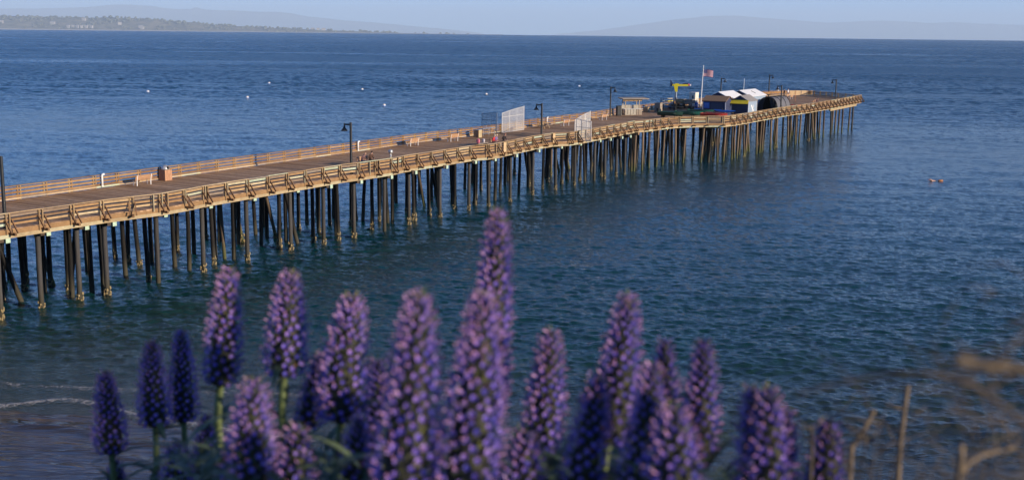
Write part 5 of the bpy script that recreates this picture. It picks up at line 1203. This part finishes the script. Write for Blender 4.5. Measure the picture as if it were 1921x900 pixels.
# leaf mass of the shrub beneath the spikes
mb = MB(); rs = random.Random(77)
for k in range(9000):
    x = rs.uniform(-.95, .62); y = rs.uniform(1.3, 2.6); zmax = 18.5-(.385-.03*(mnoise.noise(Vector((x*4, y*3, 0)))))*y+(.075 if -.72 < x < 0.30 else -.02)
    g0 = bluff_z(x, y); z = g0+(zmax-(.06 if x/y > -.29 else .17)-g0)*rs.random()**.3
    a = rs.random()*6.28; leaf_geo(mb, Vector((x, y, z)), Vector((math.cos(a), math.sin(a), rs.uniform(-.1, .9))), Vector((0, 0, 1)), rs.uniform(.05, .10), rs.uniform(.005, .009), .5)
tag(mb.build('shrub_foliage', M_leaf_i), 'dark leafy growth beneath the flower spikes', 'foliage', None, 'stuff')

# ------------------------------------------------------------------ dry twigs on the right
M_dry = plain('dry_stalk', (.17, .125, .08), .85, var=.2, scale=30); M_dry2 = plain('dead_twig', (.09, .07, .055), .9, var=.3, scale=30)
def ray(px, py, D): return CAM+(fw+rr*((px-960.5)/2207)-uu*((py-450)/2207))*D
def twig(pts, r0_, r1_, mat, lab, ground=True):
    P3 = [ray(*p) for p in pts]
    if ground: q = P3[-1]; P3 += [Vector((q.x+.01, q.y+.02, lerp(q.z, bluff_z(q.x, q.y), .5))), Vector((q.x+.02, q.y+.05, bluff_z(q.x, q.y)-.02))]
    foot = P3[-1].copy(); o = empty('dry_twig', foot, 0, lab, 'twig', 'dry twigs at the right of the bluff edge'); loc = [p-foot for p in P3]; n_ = len(loc)
    # smooth by Catmull-Rom
    out = []
    for i in range(n_-1):
        a, b_, c, d = loc[max(0, i-1)], loc[i], loc[i+1], loc[min(n_-1, i+2)]
        for k in range(5):
            f = k/5; out.append(.5*((2*b_)+(c-a)*f+(2*a-5*b_+4*c-d)*f*f+(3*b_-a-3*c+d)*f**3))
    out.append(loc[-1]); m_ = len(out)
    MB().path(out, [lerp(r0_, r1_, i/(m_-1)) for i in range(m_)], 7).build('stem', mat, o)
    mb = MB(); q = random.Random(len(lab))
    for k in range(5):
        i = q.randrange(1, max(2, m_//2)); c = out[i]; a = Vector((q.uniform(-1, 1), q.uniform(-.6, .6), q.uniform(-.2, .8))).normalized(); mb.path([c, c+a*.012, c+a*.025+Vector((0, 0, .006))], [r0_*.5, r0_*.35, r0_*.15], 5)
    mb.build('side_shoots', mat, o)['kind'] = 'stuff'
    return o
twig([(1703, 722, 1.35), (1695, 780, 1.35), (1688, 840, 1.35), (1684, 905, 1.35)], .0028, .0036, M_dry, 'upright tan stalk, taller one of two in front of the water')
twig([(1640, 768, 1.35), (1620, 805, 1.35), (1597, 845, 1.35), (1594, 905, 1.35)], .0024, .0034, M_dry, 'tan stalk leaning right, beside the upright one')
twig([(1521, 797, 1.3), (1522, 830, 1.3), (1520, 905, 1.3)], .0020, .0026, M_dry2, 'short tan stalk left of the last flower spike')
twig([(1790, 676, .62), (1850, 684, .62), (1925, 697, .62), (2080, 760, .62), (2120, 940, .62)], .0032, .0042, M_dry, 'thick blurred tan stalk crossing the right edge')
twig([(1490, 740, .72), (1600, 712, .71), (1700, 700, .70), (1800, 712, .70), (1880, 760, .70), (1925, 800, .70), (1990, 860, .70), (2030, 950, .70)], .0012, .0026, M_dry2, 'long arching blurred twig over the water')
twig([(1905, 838, .98), (1870, 846, .97), (1832, 858, .96), (1806, 884, .95), (1796, 930, .95)], .0014, .0030, M_dry, 'low tan stalk bending over in the right corner')
twig([(1850, 735, .75), (1900, 705, .75), (1960, 690, .75), (2020, 800, .75), (2040, 940, .75)], .0012, .0022, M_dry2, 'thin dark twig at the right edge below the thick stalk')
mb = MB(); q = random.Random(31)
def dry_stem(x, y, h, lean, r_, nside):
    """a rooted stem that rises, arches over and carries fine side twigs"""
    z0_ = bluff_z(x, y); pts = [Vector((x, y, z0_))]; n_ = 9; dx, dy = lean*q.uniform(.7, 1.2), q.uniform(-.05, .05)
    for i in range(1, n_+1):
        f = i/n_; pts.append(Vector((x+dx*f**2.6+q.uniform(-.004, .004), y+dy*f, z0_+h*math.sin(f*1.62)/1.0+q.uniform(-.003, .003))))
    mb.path(pts, [lerp(r_, r_*.35, i/n_) for i in range(n_+1)], 5)
    for k in range(nside):
        i = q.randrange(n_-4, n_+1); c = pts[i]; a = Vector((q.uniform(-1, 1), q.uniform(-.5, .5), q.uniform(-.45, .7))).normalized(); L = q.uniform(.025, .075)
        mb.path([c, c+a*L*.5+Vector((0, 0, q.uniform(-.004, .008))), c+a*L+Vector((0, 0, q.uniform(-.012, .006)))], [r_*.5, r_*.38, r_*.2], 4)
for k in range(26):
    y = q.uniform(.58, .85); dry_stem(q.uniform(.34, .50)*y/.7, y, 18.5-q.uniform(.25, .37)*y-17.12, -q.uniform(.02, .16), .0011, 7)
for k in range(26):
    y = q.uniform(.95, 1.5); dry_stem(q.uniform(.29, .50)*y, y, 18.5-q.uniform(.33, .40)*y-17.12, q.uniform(-.10, .08), .0015, 6)
tag(mb.build('dry_brush', M_dry2), 'tangle of fine dry brush in the right foreground', 'brush', None, 'stuff')

# ------------------------------------------------------------------ unseen leafy crown added beside the camera to shade the left spikes
tx, ty = 4.72, -.33; gz = bluff_z(tx, ty)
o = empty('added_shade_tree', (tx, ty, gz), 0, 'unseen bushy crown on a trunk, added to shade the leftmost flower spikes', 'added_shade_tree')
MB().path([(0, 0, -.1), (.04, .02, .8), (-.03, .05, 1.5), (0, 0, 2.4)], [.07, .055, .045, .02], 8).path([(0, 0, 1.4), (.2, .15, 1.9), (.3, .25, 2.4)], [.03, .02, .01], 6).path([(0, 0, 1.5), (-.2, -.1, 2.0), (-.3, -.15, 2.5)], [.03, .02, .01], 6).build('trunk', M['beam'], o)
mb = MB(); q = random.Random(8)
for k in range(8000):
    v = Vector((q.gauss(0, 1), q.gauss(0, 1), q.gauss(0, 1))).normalized()*q.random()**.34; p = Vector((v.x*.62, v.y*.62, 2.12+v.z*.60)); a = Vector((q.uniform(-1, 1), q.uniform(-1, 1), q.uniform(-.5, .8))); leaf_geo(mb, p, a, Vector((0, 0, 1)), q.uniform(.06, .10), .016, .3)
mb.build('crown', M_leaf_i, o)
